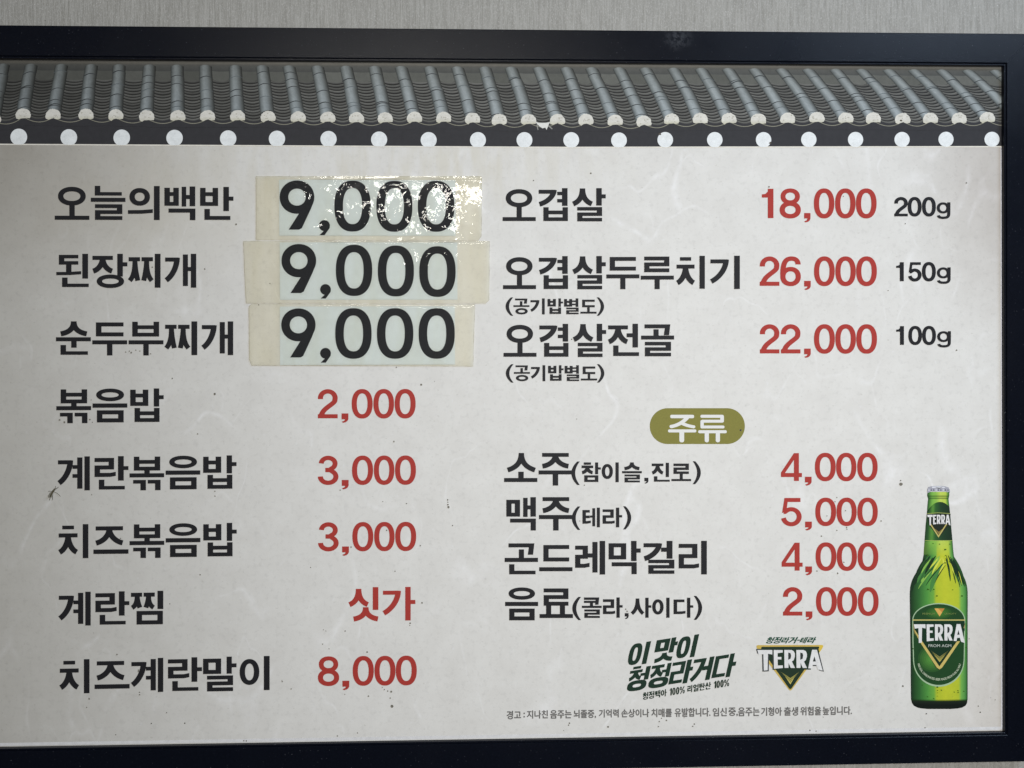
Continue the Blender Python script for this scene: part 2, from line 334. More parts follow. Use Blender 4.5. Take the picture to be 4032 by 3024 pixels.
# syllables: strokes as (jamo, x0, y0, x1, y1); 'r' is a plain bar
def A_(cho, cy1=52, up=None, bar=None, stems=(41,), fin=None): pass
S = {
 '오': [('ㅇ',9,3,86,58),('r',40.5,56,55.5,90),('r',0,88,96,100)],
 '늘': [('ㄴ',11,0,86,28.5),('r',0,35,96,47),('ㄹ',11.5,54,87.5,100)],
 '의': [('ㅇ',7,6,64,58),('s',3,68,72,82),('ㅣ',75,0,91,100)],
 '백': [('ㅂ',4,5,44,58),('r',52,2,64.5,60),('r',74,1,89.5,59),('r',60,26,76,38),('ㄱ',15.5,66,90,100)],
 '반': [('ㅂ',3,5,53,58),('r',67.5,2,83,73),('r',80,30.5,95.5,42.5),('ㄴ',15,67,87,99)],
 '된': [('ㄷ',7,3,61,32),('r',27,30,42,54),('s',0,51,69,63),('ㅣ',72,0,88,73),('ㄴ',16,70,90,98)],
 '장': [('ㅈ',-3,6,60,57),('r',69,0,84.5,67),('r',82,25,97,37),('ㅇ',12,61,88,101)],
 '찌': [('ㅉ',-1,10,69.5,84),('ㅣ',73,0,89,100)],
 '개': [('g',0,11,43,83),('r',51,2,65,95),('r',73,0,88,100),('r',63,39,75,51)],
 '순': [('ㅅ',8,0,90,43),('r',0,47,96,59),('r',42,57,57,78),('ㄴ',12.5,70,88,99)],
 '두': [('ㄷ',10,3,86,44.5),('r',0,56,96,68),('r',40.5,66,55.5,101)],
 '부': [('ㅂ',10,1,84,45),('r',0,56,96,68),('r',40.5,66,55.5,101)],
 '볶': [('ㅂ',12,2,85,43),('r',41,40,56,53),('r',0,51,96,63),('ㄲ',10,70.5,86,101)],
 '음': [('ㅇ',10,0,87,37),('r',0,43.5,96,56),('ㅁ',12,63.5,86,99)],
 '밥': [('ㅂ',4,3.5,54,51),('r',69,0,84,53),('r',82,20,96.5,31.5),('ㅂ',16,57,85,98)],
 '계': [('g',0,11,44,83),('r',55,3,69.5,95),('r',75,0,90,100),('r',42,25.5,57,36.5),('r',42,52,57,63)],
 '란': [('l',3,5,62,61),('r',68,0,84,72),('r',82,29.5,97,41),('ㄴ',15,69,87,98)],
 '치': [('ㅊ',1,4,59,88),('ㅣ',70.5,0,86,100)],
 '즈': [('ㅈ',2,7,86,62),('r',0,75,97,88)],
 '찜': [('ㅉ',0,5,69,54),('ㅣ',75,0,91,54),('ㅁ',17,59,90,99)],
 '말': [('ㅁ',0,5,50,50),('r',65,0,79.5,50),('r',77,20,92.5,31.5),('ㄹ',11,55,83,101)],
 '이': [('ㅇ',1,8,55.5,84),('ㅣ',68,0,84,100)],
 '싯': [('ㅅ',0,5,63,58),('ㅣ',72,0,88,68),('ㅅ',12,60,92,101)],
 '가': [('g',-1,11,53,83),('r',65,0,80.5,100),('r',78,39,94,51)],
 '겹': [('g',2,5,57,54),('ㅣ',72,0,88,54),('r',58,11,74,21.5),('r',58,33,74,43.5),('ㅂ',18,58,89,100)],
 '살': [('ㅅ',-1,1,63.5,54),('r',71,0,87,53),('r',85,19,98.5,31),('ㄹ',16,57.5,88,101)],
 '루': [('ㄹ',10,2,83,49.5),('r',0,60,96,72),('r',40,70,55,101)],
 '기': [('g',0,11,56,83),('ㅣ',71,0,87.5,101)],
 '전': [('ㅈ',1,5,65,61),('ㅣ',75,0,91,72),('r',58,29,77,41),('ㄴ',19,66,94,98)],
 '골': [('k',10,2,85,35),('r',36,17,51,38),('r',0,36,96,48),('ㄹ',11,55,87,99)],
 '주': [('ㅈ',6,0,92,47),('r',0,54,96,66.5),('r',41,64,57,101)],
 '소': [('ㅅ',5,0,95,59),('r',41,58,57,80),('r',0,77.5,96.5,90)],
 '맥': [('ㅁ',5,8,45,59),('r',54,2,67,60),('r',75,0,91,59),('r',65,25,77,37),('ㄱ',16,65,91,101)],
 '곤': [('k',11,7,86,41),('r',41,25,56,52),('r',0,50,96.5,62.5),('ㄴ',13,69,89.5,99)],
 '드': [('ㄷ',12,12,87,61),('r',0,78,96.5,90)],
 '레': [('l',4,14,46,80),('r',54,3,69,94),('r',75,0,91,100),('r',41,37,56,49.5)],
 '막': [('ㅁ',1,7,52,55),('r',66,0,82,60),('r',80,22.5,94,35),('ㄱ',10,63.5,82.5,99)],
 '걸': [('g',0,7,56,58),('r',69,0,86,53),('r',53,20,71,32.5),('ㄹ',16,56,91.5,98)],
 '리': [('l',4,9,63,82),('ㅣ',69,0,85.5,100)],
 '료': [('ㄹ',12,3,84,55),('r',19,54,34,82),('r',59,54,74,82),('r',0,80,97,92)],
 '참': [('ㅊ',0,0,63,58),('r',69,0,84,60),('r',82,25,97,36),('ㅁ',16,65,85,99)],
 '슬': [('ㅅ',6,0,90,38),('r',0,44,96,55),('ㄹ',12,61,87,101)],
 '진': [('ㅈ',0,4,64,60),('ㅣ',72,0,88,74),('ㄴ',14,70,92,98)],
 '로': [('ㄹ',10,4,86,58),('r',41,57,56,86),('r',0,84,97,95)],
 '테': [('ㅌ',4,12,45,82),('r',52,3,66,95),('r',74,0,89,100),('r',41,40,54,51)],
 '라': [('l',2,9,61,82),('r',67,0,83,100),('r',81,38,97,50)],
 '콜': [('ㅋ',10,0,84,36),('r',39,24,54,43),('r',0,41,96,52),('ㄹ',12,59,87,101)],
 '사': [('ㅅ',-2,4,64,86),('r',68,0,84,100),('r',82,38,97,50)],
 '다': [('D',3,9,60,82),('r',67,0,83,100),('r',81,38,97,50)],
 '공': [('k',10,1,84,33),('r',39,18,54,45),('r',0,43,96,54),('ㅇ',12,61,86,101)],
 '별': [('ㅂ',3,4,51,52),('ㅣ',72,0,88,54),('r',49,13,74,23),('r',49,33,74,43),('ㄹ',16,58,90,100)],
 '도': [('ㄷ',11,8,86,56),('r',41,50,56,87),('r',0,84,97,96)],
 '류': [('ㄹ',9,2,84,52),('r',0,60,97,72),('r',24,70,39,101),('r',58,70,73,101)],
 '맛': [('ㅁ',0,4,56,56),('r',68,0,86,62),('r',84,24,99,38),('ㅅ',6,62,92,100)],
 '청': [('ㅊ',0,0,64,58),('r',56,30,76,42),('ㅣ',74,0,92,62),('ㅇ',8,64,92,101)],
 '정': [('ㅈ',0,2,64,58),('r',56,30,76,42),('ㅣ',74,0,92,62),('ㅇ',8,64,92,101)],
 '거': [('g',-2,6,58,92),('r',50,40,74,54),('ㅣ',74,0,92,100)],
 '아': [('ㅇ',0,8,58,84),('r',68,0,84,100),('r',82,40,98,52)],
 '얼': [('ㅇ',0,2,56,52),('r',54,22,74,33),('ㅣ',74,0,90,54),('ㄹ',14,58,90,100)],
 '탄': [('ㅌ',2,3,60,58),('r',68,0,84,70),('r',82,28,97,40),('ㄴ',14,68,88,98)],
 '산': [('ㅅ',0,2,62,60),('r',68,0,84,70),('r',82,28,97,40),('ㄴ',14,68,88,98)],
}
def syllable(p, ch, V=15.3, H=12.0):
    for (j, x0, y0, x1, y1) in S[ch]:
        if j == 'r': p.rect(x0, y0, x1, y1)
        elif j == 's':   # lying bar that lifts to the right
            h = (y1-y0)*.78
            p.poly([(x0, y1-h), (x0+(x1-x0)*.55, y1-h-.5), (x1, y0), (x1, y0+h), (x0+(x1-x0)*.55, y1-.3), (x0, y1)])
        elif j in ('ㅣ',): jamo(p, j, x0, y0, x1, y1, x1-x0, H)
        else: jamo(p, j, x0, y0, x1, y1, V, H)
def paren(p, side):       # in a 0..100 cell of its own
    s_ = 1 if side == '(' else -1; f = (lambda x: x) if s_ > 0 else (lambda x: 100-x)
    o = bez((100, 0), (-40, 52), (100, 105)); i = bez((60, 0), (-118, 52), (60, 105))
    p.band([(f(x), y) for x, y in o], [(f(x), y) for x, y in i])
def line(parent, text, x0, y0, adv, H, slope=0.0, name='item_name', mat=None, label=None, depth=.0004, V=15.3, Hs=12.0):
    """a run of hangul: x0,y0 upper left of the first cell, adv the pitch, H the height, all in photo pixels"""
    p = Print(depth)
    for i, ch in enumerate(text):
        if ch == ' ': continue
        ox = x0+i*adv
        p.T = lambda x, y, ox=ox: (ox+x*adv/100, y0+y*H/100+(ox-x0+x*adv/100)*slope)
        syllable(p, ch, V, Hs)
    o = p.build(name, mat or M_BLACK, parent)
    if label: o['label'] = label
    return o

# ------------------------------------------------------------------ grotesque numerals; box 0..1 across, 0..100 down
def digit(p, d, x0, x1, y0, y1, slope=0, fu=False, wt=1.0):
    h = y1-y0; W = x1-x0; sv, sh = .178*h*wt, .152*h*wt
    T0 = p.T; p.T = lambda x, y: T0(x, y + (x-x0)*slope)
    X = lambda u: x0+u*W
    Y = lambda v: y0+v*h
    if fu: sv, sh = (.155*h*1.12, .150*h)
    if d == '0':
        p.ring(x0, Y(-.012), x1, Y(1.012), sv, sh, 2.25 if not fu else 2.35, 56)
    elif d == '8':
        p.ring(X(.045), Y(-.01), X(.955), Y(.535), sv*.93, sh*.92, 2.15, 40); p.ring(x0, Y(.43), x1, Y(1.012), sv, sh, 2.15, 44)
    elif d == '1':
        p.rect(x1-sv*1.08, y0, x1, y1)
        p.poly([(x0, Y(.19)), (X(.30), Y(.175)), (X(.52), Y(.09)), (x1-sv*.95, y0), (x1-sv*.95, Y(.30)), (x0, Y(.30))])
    elif d == '2':
        a = arc(X(.5), Y(.30), W*.5-sv/2, h*.31-sh/2, 180, 375, 24)
        a[0] = (X(0)+sv/2, Y(.335))
        e = a[-1]
        tail = bez3(e, (X(.90), Y(.50)), (X(.16), Y(.66)), (X(.06)+sv*.5, Y(.93)), 18)[1:]
        p.sweep(a+tail, sv, sh, cut0='h'); p.rect(x0, Y(.86), x1, y1)
        p.poly([(x0, y1), (x0+.004*W, Y(.90)), (X(.10), Y(.80)), (X(.36), Y(.86)), (X(.36), y1)])
    elif d == '3':
        u = arc(X(.5), Y(.265), W*.46-sv/2, h*.275-sh/2, 182, 405, 26)
        p.sweep(u+[(X(.55), Y(.485)), (X(.38), Y(.488))], sv*.97, sh)
        l = [(X(.38), Y(.488)), (X(.58), Y(.488))]+arc(X(.5), Y(.72), W*.5-sv/2, h*.29-sh/2, -52, 182, 28)
        p.sweep(l, sv, sh)
        p.poly([(X(.36), Y(.415)), (X(.60), Y(.41)), (X(.66), Y(.49)), (X(.60), Y(.56)), (X(.36), Y(.555))])
    elif d == '4':
        vx = x0+W*.62
        p.rect(vx, y0, vx+sv*1.0, y1); p.rect(x0, Y(.715), x1, Y(.86))
        p.poly([(x0, Y(.86)), (x0, Y(.70)), (vx, y0), (vx+sv*.5, y0), (vx+sv*.5, Y(.22)), (vx, Y(.24)), (x0+W*.19, Y(.715)), (x0+W*.19, Y(.86))])
    elif d == '5':
        p.poly([(X(.14), y0), (X(.94), y0), (X(.94), Y(.145)), (X(.30), Y(.145)), (X(.235), Y(.48)), (X(.02), Y(.54))])
        l = [(X(.10), Y(.50))]+arc(X(.48), Y(.675), W*.52-sv/2, h*.345-sh/2, -140, 170, 32)
        p.sweep(l, sv, sh)
    elif d == '6':
        p.ring(x0, Y(.35), x1, Y(1.012), sv, sh, 2.15, 44)
        q = bez3((X(0)+sv/2, Y(.66)), (X(0)+sv*.42, Y(.16)), (X(.30), Y(.065)), (X(.54), Y(.065)), 20)+bez3((X(.54), Y(.065)), (X(.74), Y(.065)), (X(.84), Y(.12)), (X(.87), Y(.265)), 10)[1:]
        p.sweep(q, sv, sh, cut1='h')
    elif d == ',':
        if fu:
            p.disc(X(.5), y0+W*.5, W*.5, W*.5, 28)
            p.poly([(x1, y0+W*.5), (x1-.02*W, y0+W*.72), (X(.52), y1), (X(.05), y1), (X(.44), Y(.72)), (X(.5), y0+W*.8)])
        else:
            p.rect(x0, y0, x1, y0+W*.86)
            p.poly([(x1, y0+W*.8), (X(.99), y0+h*.62), (X(.86), y0+h*.80), (X(.62), y0+h*.93), (X(.24), y1), (X(.02), y0+h*.90), (X(.10), y0+h*.86), (X(.40), y0+h*.78), (X(.55), y0+W*.8)])
    elif d == '9':     # geometric nine, straight leg
        r = W/2
        p.ring(x0, y0, x1, y0+W*.96*1.0, W*.25, W*.235, 2.05, 56)
        cy = y0+W*.48
        p.poly([(X(.985), cy+.12*W), (X(.90), cy+.34*W), (X(.64), y1-.03*h), (X(.56), y1), (X(.26), y1), (X(.60), y0+W*.885), (X(.50), y0+W*.80), (X(.80), cy+.15*W)])
    elif d == 'g':
        sv *= 1.30; sh *= 1.22
        p.ring(x0, Y(0), X(.93), Y(.80), sv*.86, sh*.80, 2.1, 40)
        p.sweep([(x1-sv*.42, Y(0)), (x1-sv*.42, Y(.5)), (x1-sv*.44, Y(.85))]+bez3((x1-sv*.44, Y(.85)), (x1-sv*.5, Y(1.06)), (X(.72), Y(1.11)), (X(.45), Y(1.105)), 12)[1:]+bez((X(.45), Y(1.105)), (X(.14), Y(1.10)), (X(.12), Y(.93)), 8)[1:], sv*.88, sh*.86)
    p.T = T0
def price(parent, text, xs, y0, y1, slope=0.0, name='price', mat=None, label=None, depth=.0004, fu=False, comma=None, ys=None):
    p = Print(depth); X0 = xs[0][0]
    for i, (ch, (a, b)) in enumerate(zip(text, xs)):
        dy = (a-X0)*slope
        t, bt = (ys[i] if ys else (y0, y1))
        if ch == ',' and not ys: t, bt = comma
        if ch == 'g': t, bt = y0+(y1-y0)*.27, y0+(y1-y0)*1.0
        digit(p, ch, a, b, t+dy, bt+dy, slope, fu, 1.10 if name == 'weight' else 1.0)
    o = p.build(name, mat or M_RED, parent)
    if label: o['label'] = label
    return o
def sr(r, g, b, k=1.0):
    f = lambda c: ((c/255+.055)/1.055)**2.4 if c > 10 else c/255/12.92
    return (min(.9, f(r)*k), min(.9, f(g)*k), min(.9, f(b)*k))
def lerp(a, b, t): return tuple(x+(y-x)*t for x, y in zip(a, b))
def grad(stops, t):
    for (a, ca), (b, cb) in zip(stops, stops[1:]):
        if t <= b: return lerp(ca, cb, max(0, min(1, (t-a)/(b-a)))) if b > a else cb
    return stops[-1][1]

# ------------------------------------------------------------------ wall and framed sign board
YF, YW = -0.006, 0.014
XL = -0.80; XR = P(3944, 1500).x; ZT = P(2016, 251).z; ZB = P(2016, 2908).z
WT = P(2016, 115, YF).z - ZT; WB = ZB - P(3482, 3009, YF).z; WS = WT
def box_mesh(name, x0, x1, y0, y1, z0, z1):
    me = bpy.data.meshes.new(name)
    v = [(x, y, z) for x in (x0, x1) for y in (y0, y1) for z in (z0, z1)]
    me.from_pydata(v, [], [(0, 1, 3, 2), (4, 6, 7, 5), (0, 4, 5, 1), (2, 3, 7, 6), (0, 2, 6, 4), (1, 5, 7, 3)]); me.update(); return me
wl = link('wall', box_mesh('wall', -2.2, 2.2, YW, YW+.12, ZC-1.6, ZC+1.2), M_WALL)
tag(wl, 'grey wall with fine upright ribs behind the framed menu sign', None, None, 'structure')

sign = empty('menu_sign', (0, 0, ZC))
tag(sign, 'large black-framed menu board with printed tiled roof, dish prices and green bottle', 'menu board')

def rail(name, side):
    """mitred frame rail with eased edges, a groove at its inner lip and real depth"""
    # profile: (distance outwards from the opening, y)
    W = {'t': WT, 'b': WB, 'r': WS, 'l': WS}[side]
    prof = [(0, .001), (0, -.0048), (.0004, -.0052), (.0016, -.0052), (.0019, -.0042), (.0024, -.0042), (.0027, YF+.0006), (.0033, YF), (W-.0010, YF), (W-.0003, YF+.0003), (W, YF+.0010), (W, YW)]
    Wn = {'t': (WS, WS), 'b': (WS, WS), 'l': (WB, WT), 'r': (WB, WT)}[side]
    v = []
    for d, y in prof:
        q = d/W
        g_ = .00022      # hairline of the mitre joint
        if side == 't': v += [(XL-q*WS+g_, y, ZT+d), (XR+q*WS-g_, y, ZT+d)]
        if side == 'b': v += [(XR+q*WS-g_, y, ZB-d), (XL-q*WS+g_, y, ZB-d)]
        if side == 'r': v += [(XR+d, y, ZT+q*WT), (XR+d, y, ZB-q*WB)]
        if side == 'l': v += [(XL-d, y, ZB-q*WB), (XL-d, y, ZT+q*WT)]
    n = len(prof); f = [(2*i, 2*i+1, 2*i+3, 2*i+2) for i in range(n-1)]
    me = bpy.data.meshes.new(name); me.from_pydata(v, [], f)
    bm = bmesh.new(); bm.from_mesh(me)
    bm.normal_update()
    for q in bm.faces:
        q.normal_update()
    if sum(q.normal.y*q.calc_area() for q in bm.faces) > 0: bmesh.ops.reverse_faces(bm, faces=bm.faces)
    bm.to_mesh(me); bm.free()
    return link(name, me, M_FRAME, sign)
for s_, lb in (('t', 'upper frame rail'), ('b', 'lower frame rail'), ('r', 'upright frame rail at the bottle side'), ('l', 'upright frame rail')):
    rail('frame_rail', s_)

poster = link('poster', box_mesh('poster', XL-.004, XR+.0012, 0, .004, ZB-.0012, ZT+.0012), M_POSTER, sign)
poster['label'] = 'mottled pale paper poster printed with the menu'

# ------------------------------------------------------------------ printed tiled roof
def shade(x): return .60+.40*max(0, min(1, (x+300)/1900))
def clipx(x): return min(x, 3944.0)
RID = [(15,-25,470),(122,92,453),(244,210,455),(360,339,454),(470,457,456),(588,578,460),(699,701,460),(810,818,460),(925,936,460),(1032,1056,463),(1139,1175,465),(1250,1291,466),(1364,1404,468),(1476,1517,468),(1581,1632,466),(1694,1747,466),(1802,1861,470),(1909,1966,475),(2014,2081,475),(2122,2195,475),(2229,2307,475),(2328,2422,478),(2438,2535,481),(2542,2644,473),(2654,2757,471),(2761,2870,471),(2866,2986,473),(2972,3101,470),(3079,3216,467),(3181,3330,469),(3290,3438,469),(3394,3554,471),(3501,3663,470),(3601,3776,470),(3708,3887,467),(3812,4001,468),(3919,4110,468)]
RID = [(15-112*k, -25-118*k, 455) for k in range(9, 0, -1)]+RID
def tt(x): return 243+max(0, x)*.0060                 # where the opening starts
def topy(x): return 240+max(-600, x)*.0062+ (6 if x > 0 else 0)
roof = Print(.00012)
def bandy(x): return 566+12*min(1, max(0, x)/2200) - 3*max(0, (x-2200)/1800)
xs = [-980+i*(3944+980)/60 for i in range(61)]
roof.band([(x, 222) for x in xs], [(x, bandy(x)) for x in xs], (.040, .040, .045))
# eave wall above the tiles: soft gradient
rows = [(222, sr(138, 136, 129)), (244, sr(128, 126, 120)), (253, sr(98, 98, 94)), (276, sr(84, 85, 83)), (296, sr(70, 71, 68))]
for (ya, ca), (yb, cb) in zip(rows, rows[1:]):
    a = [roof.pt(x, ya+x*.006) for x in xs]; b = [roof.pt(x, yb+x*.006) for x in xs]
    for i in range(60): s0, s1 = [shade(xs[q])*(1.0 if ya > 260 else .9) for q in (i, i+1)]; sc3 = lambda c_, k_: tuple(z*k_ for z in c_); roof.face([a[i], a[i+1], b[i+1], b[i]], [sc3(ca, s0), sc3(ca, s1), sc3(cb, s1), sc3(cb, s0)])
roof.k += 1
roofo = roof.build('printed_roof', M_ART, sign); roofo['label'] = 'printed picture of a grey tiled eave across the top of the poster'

def ridge_x(r, t):   # centre line, slightly bowed
    x0, x1, y1 = r; lean = x1-x0
    return x0+lean*t+lean*.045*math.sin(math.pi*t)
def ridge_y(r, t):
    ya = topy(r[0])+8; return ya+(r[2]-ya)*t
def inside(x): return x < 3944
def clip_build(p, name, mat, parent):
    """cut a flat picture piece off at the edge of the opening"""
    if not p.v: return None
    me = bpy.data.meshes.new(name); me.from_pydata(p.v, [], p.f); me.update()
    at = me.color_attributes.new('ink', 'FLOAT_COLOR', 'CORNER'); k = 0
    for cc in p.c:
        for c in cc: at.data[k].color = (*c, 1); k += 1
    bm = bmesh.new(); bm.from_mesh(me)
    bmesh.ops.bisect_plane(bm, geom=bm.verts[:]+bm.edges[:]+bm.faces[:], plane_co=(XR, 0, 0), plane_no=(1, 0, 0), clear_outer=True)
    bmesh.ops.bisect_plane(bm, geom=bm.verts[:]+bm.edges[:]+bm.faces[:], plane_co=(0, 0, ZT), plane_no=(0, 0, 1), clear_outer=True)
    if not bm.faces: bm.free(); return None
    bm.to_mesh(me); bm.free()
    for q in me.polygons:
        if q.normal.y > 0: q.flip()
    return link(name, me, mat, parent)

NT = 14
for gi in range(len(RID)-1):
    a, b = RID[gi], RID[gi+1]
    if (a[0]+b[0])/2 > 3990: continue
    tr = Print(.00018); 
    rr = random.Random(gi*31+5)
    lean = (b[1]-b[0]); rr0 = rr.uniform(-8, 8)
    def across(t, sag, n=12, off=0.0):
        xa, xb = ridge_x(a, t)+16, ridge_x(b, t)-16; ya, yb = ridge_y(a, t), ridge_y(b, t)
        o = []
        for i in range(n+1):
            u = i/n; sg = sag*4*u*(1-u)*(1+.35*(u-.5)*max(-1, min(1, lean/90)))
            o.append((xa+(xb-xa)*u, ya+(yb-ya)*u+sg+off))
        return o
    tr.band([(ridge_x(a, t), ridge_y(a, t)) for t in (.12, .5, 1.04)], [(ridge_x(b, t), ridge_y(b, t)) for t in (.12, .5, 1.04)], (.022, .022, .021)); tr.k = 1
    # broad pale top tile
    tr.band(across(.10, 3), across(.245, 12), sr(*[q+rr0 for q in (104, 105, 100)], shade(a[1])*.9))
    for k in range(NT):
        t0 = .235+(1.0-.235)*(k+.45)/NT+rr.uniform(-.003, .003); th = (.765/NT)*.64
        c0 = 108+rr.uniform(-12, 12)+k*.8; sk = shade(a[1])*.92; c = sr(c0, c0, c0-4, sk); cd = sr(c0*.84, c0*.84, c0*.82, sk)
        sag = 6+9*t0; tr.k = 3
        A = across(t0, sag); B = across(t0+th*.5, sag); C = across(t0+th, sag)
        tr.band(A, B, c); tr.band(B, C, cd)
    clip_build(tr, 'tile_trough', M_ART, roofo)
for gi, r in enumerate(RID):
    if ridge_x(r, 0) > 3975: continue
    rr = random.Random(gi*17+3)
    p = Print(.00026); n = 30; m = 9
    lean = r[1]-r[0]
    base = [(0, sr(66, 70, 70)), (.10, sr(112, 120, 123)), (.32, sr(156, 166, 172)), (.52, sr(148, 158, 164)), (.72, sr(116, 123, 126)), (.90, sr(78, 82, 82)), (1, sr(46, 48, 48))]
    w_t, w_b = 25.5, 28.5
    jt = sorted([rr.uniform(.12, .26), rr.uniform(.36, .52), rr.uniform(.58, .72), rr.uniform(.76, .9)]+([rr.uniform(.2, .85)] if rr.random() > .4 else []))
    steps = [rr.uniform(-1.6, 1.6) for _ in range(6)]
    grid = []
    for i in range(n+1):
        t = i/n*1.0; seg = sum(1 for q in jt if t > q); cx = ridge_x(r, t)+steps[seg]; cy = ridge_y(r, t); ww = w_t+(w_b-w_t)*t
        row = []
        for k in range(m+1):
            u = k/m; c = grad(base, u); g = shade(r[1])*1.06*(.74+.36*t**.8)*(1+rr.uniform(-.07, .07))*(1+.05*((seg*7) % 3-1))
            blue = .5+.5*t
            row.append((p.pt(cx+(u-.5)*2*ww, cy-8*math.sin(math.pi*u)+4), (c[0]*g*(1.03-.07*blue), c[1]*g*.94, c[2]*g*(.80+.12*blue))))
        grid.append(row)
    for i in range(n):
        for k in range(m):
            q = [grid[i][k], grid[i][k+1], grid[i+1][k+1], grid[i+1][k]]; p.face([z[0] for z in q], [z[1] for z in q])
    p.k += 1
    # dark joints between the half-round tiles
    for q in jt:
        cx = ridge_x(r, q)+steps[0]; cy = ridge_y(r, q); ww = w_t+(w_b-w_t)*q; tilt = rr.uniform(-3, 6)
        A = []; B = []; strength = rr.uniform(.3, 1.0)
        for k in range(11):
            u = k/10; yy = cy+3-9*math.sin(math.pi*u)+tilt*(.5-u)
            A.append((cx+(u-.5)*2*ww, yy)); B.append((cx+(u-.5)*2*ww, yy+1.3+3.4*strength*(1-u)**.7))
        p.band(A, B, sr(58, 61, 63) if strength > .5 else sr(88, 95, 99))
    clip_build(p, 'roof_tile', M_ART, roofo)
# lime-washed ends of the ridges
for gi, r in enumerate(RID):
    if r[1] > 3960: continue
    rr = random.Random(gi*13+1)
    p = Print(.00042); cx, cy = r[1], r[2]; n = 30; pts = []
    yel = rr.random()
    for i in range(n):
        a = -math.pi*1.13+ i/(n-1)*(math.pi*1.26)
        j_ = 1+rr.uniform(-.045, .045)
        pts.append((cx+30*j_*math.cos(a), cy+2+28*j_*math.sin(a)))
    pts += [(cx+16, cy+14+rr.uniform(-2, 3)), (cx+7+rr.uniform(-3, 3), cy+13), (cx+2, cy+12+rr.uniform(-2, 2)), (cx-10, cy+14), (cx-18, cy+17+rr.uniform(-2, 4))]
    i0 = [p.pt(*q) for q in pts]; k0 = 200
    for t in tessellate_polygon([[Vector((q[0], q[1], 0)) for q in pts]]):
        cols = []
        for j in t:
            low = max(0, (pts[j][1]-cy)/26); g = .98-.06*rr.random()
            cols.append(lerp(sr(236*g, 234*g, 226*g, .95), sr(178, 174, 132), low*(.35+.5*yel)))
        p.face([i0[j] for j in t], cols)
    p.k += 1
    for _ in range(5):
        p.disc(cx+rr.uniform(-18, 18), cy+rr.uniform(-16, 8), rr.uniform(2, 5), rr.uniform(1, 3), 8, col_=sr(190, 187, 176))
    if 3540 < cx < 3560: p.disc(cx-7, cy+4, 5, 3.5, 10, col_=sr(90, 84, 70))
    clip_build(p, 'ridge_end', M_ART, roofo)
# thin pale lip of the eave tiles
for gi in range(len(RID)-1):
    a, b = RID[gi], RID[gi+1]
    if a[1] > 3950: continue
    p = Print(.00034); A = []; B = []; C = []
    for i in range(15):
        u = i/14; x = a[1]+(b[1]-a[1])*u; y = a[2]+8+(b[2]-a[2])*u; sg = 20*4*u*(1-u)*(.93+.14*u)
        A.append((x, y+sg*.80)); B.append((x, y+sg-3)); C.append((x, y+sg))
    p.band(A, B, (.035, .035, .036)); p.band(B, C, sr(140, 138, 124))
    # dark field right under the lip hides the trough ends
    p.band(C, [(x, y+34-(y-a[2]-8)) for x, y in C], (.040, .040, .045))
    clip_build(p, 'eave_lip', M_ART, roofo)
# a splash of lime between two ridge ends
p = Print(.00050); p.col = sr(226, 226, 222)
p.poly([(2108, 480), (2122, 484), (2150, 484), (2166, 481), (2160, 492), (2157, 500), (2152, 512), (2147, 503), (2136, 506), (2124, 498), (2116, 490)], sr(226, 226, 222))
p.poly([(2116, 490), (2120, 512), (2117, 513), (2112, 492)], sr(150, 150, 146)); p.poly([(2160, 492), (2176, 508), (2173, 510), (2157, 497)], sr(150, 150, 146))
clip_build(p, 'lime_splash', M_ART, roofo)
# round rafter ends
for cx, cy in [(75,540),(272,542),(480,543),(688,544),(899,546),(1091,547),(1294,548),(1493,550),(1688,552),(1882,552),(2065,552),(2249,552),(2437,553),(2619,551),(2814,551),(3006,551),(3184,550),(3368,550),(3551,550),(3724,549),(3905,549)]+[(75-205*k, 540) for k in range(1, 5)]:
    p = Print(.00050); rr_ = 33-3.5*max(0, cx)/4000
    by = bandy(cx)
    pts = []
    for i in range(44):
        a = 2*math.pi*i/44; pts.append((cx+rr_*math.cos(a), min(by+3, cy+rr_*math.sin(a))))
    p.poly(pts, sr(238, 242, 244, .97))
    if abs(cx-3006) < 2 or abs(cx-2619) < 2: p.disc(cx+26 if cx > 3000 else cx-22, cy+12 if cx > 3000 else cy-22, 5, 4, 9, col_=sr(90, 84, 76), jit=.3)
    clip_build(p, 'rafter_end', M_ART, roofo)

# bare white margin of the sheet along the lower and right edges, hairline under the roof band
p = Print(.00024); xs2 = [-980+i*(3944+980)/40 for i in range(41)]
yb2 = lambda x: 2933-.0162*max(x, -980)
p.band([(x, yb2(x)-8) for x in xs2], [(x, yb2(x)+4) for x in xs2], sr(228, 228, 230, .96))
p.band([(3939.5, 578), (3940, 1600), (3940.5, 2870)], [(3947, 578), (3947, 1600), (3947, 2872)], sr(232, 232, 240, .98))
p.band([(x, bandy(x)) for x in xs2], [(x, bandy(x)+5) for x in xs2], sr(236, 232, 222, .95))
clip_build(p, 'sheet_margin', M_ART, sign)

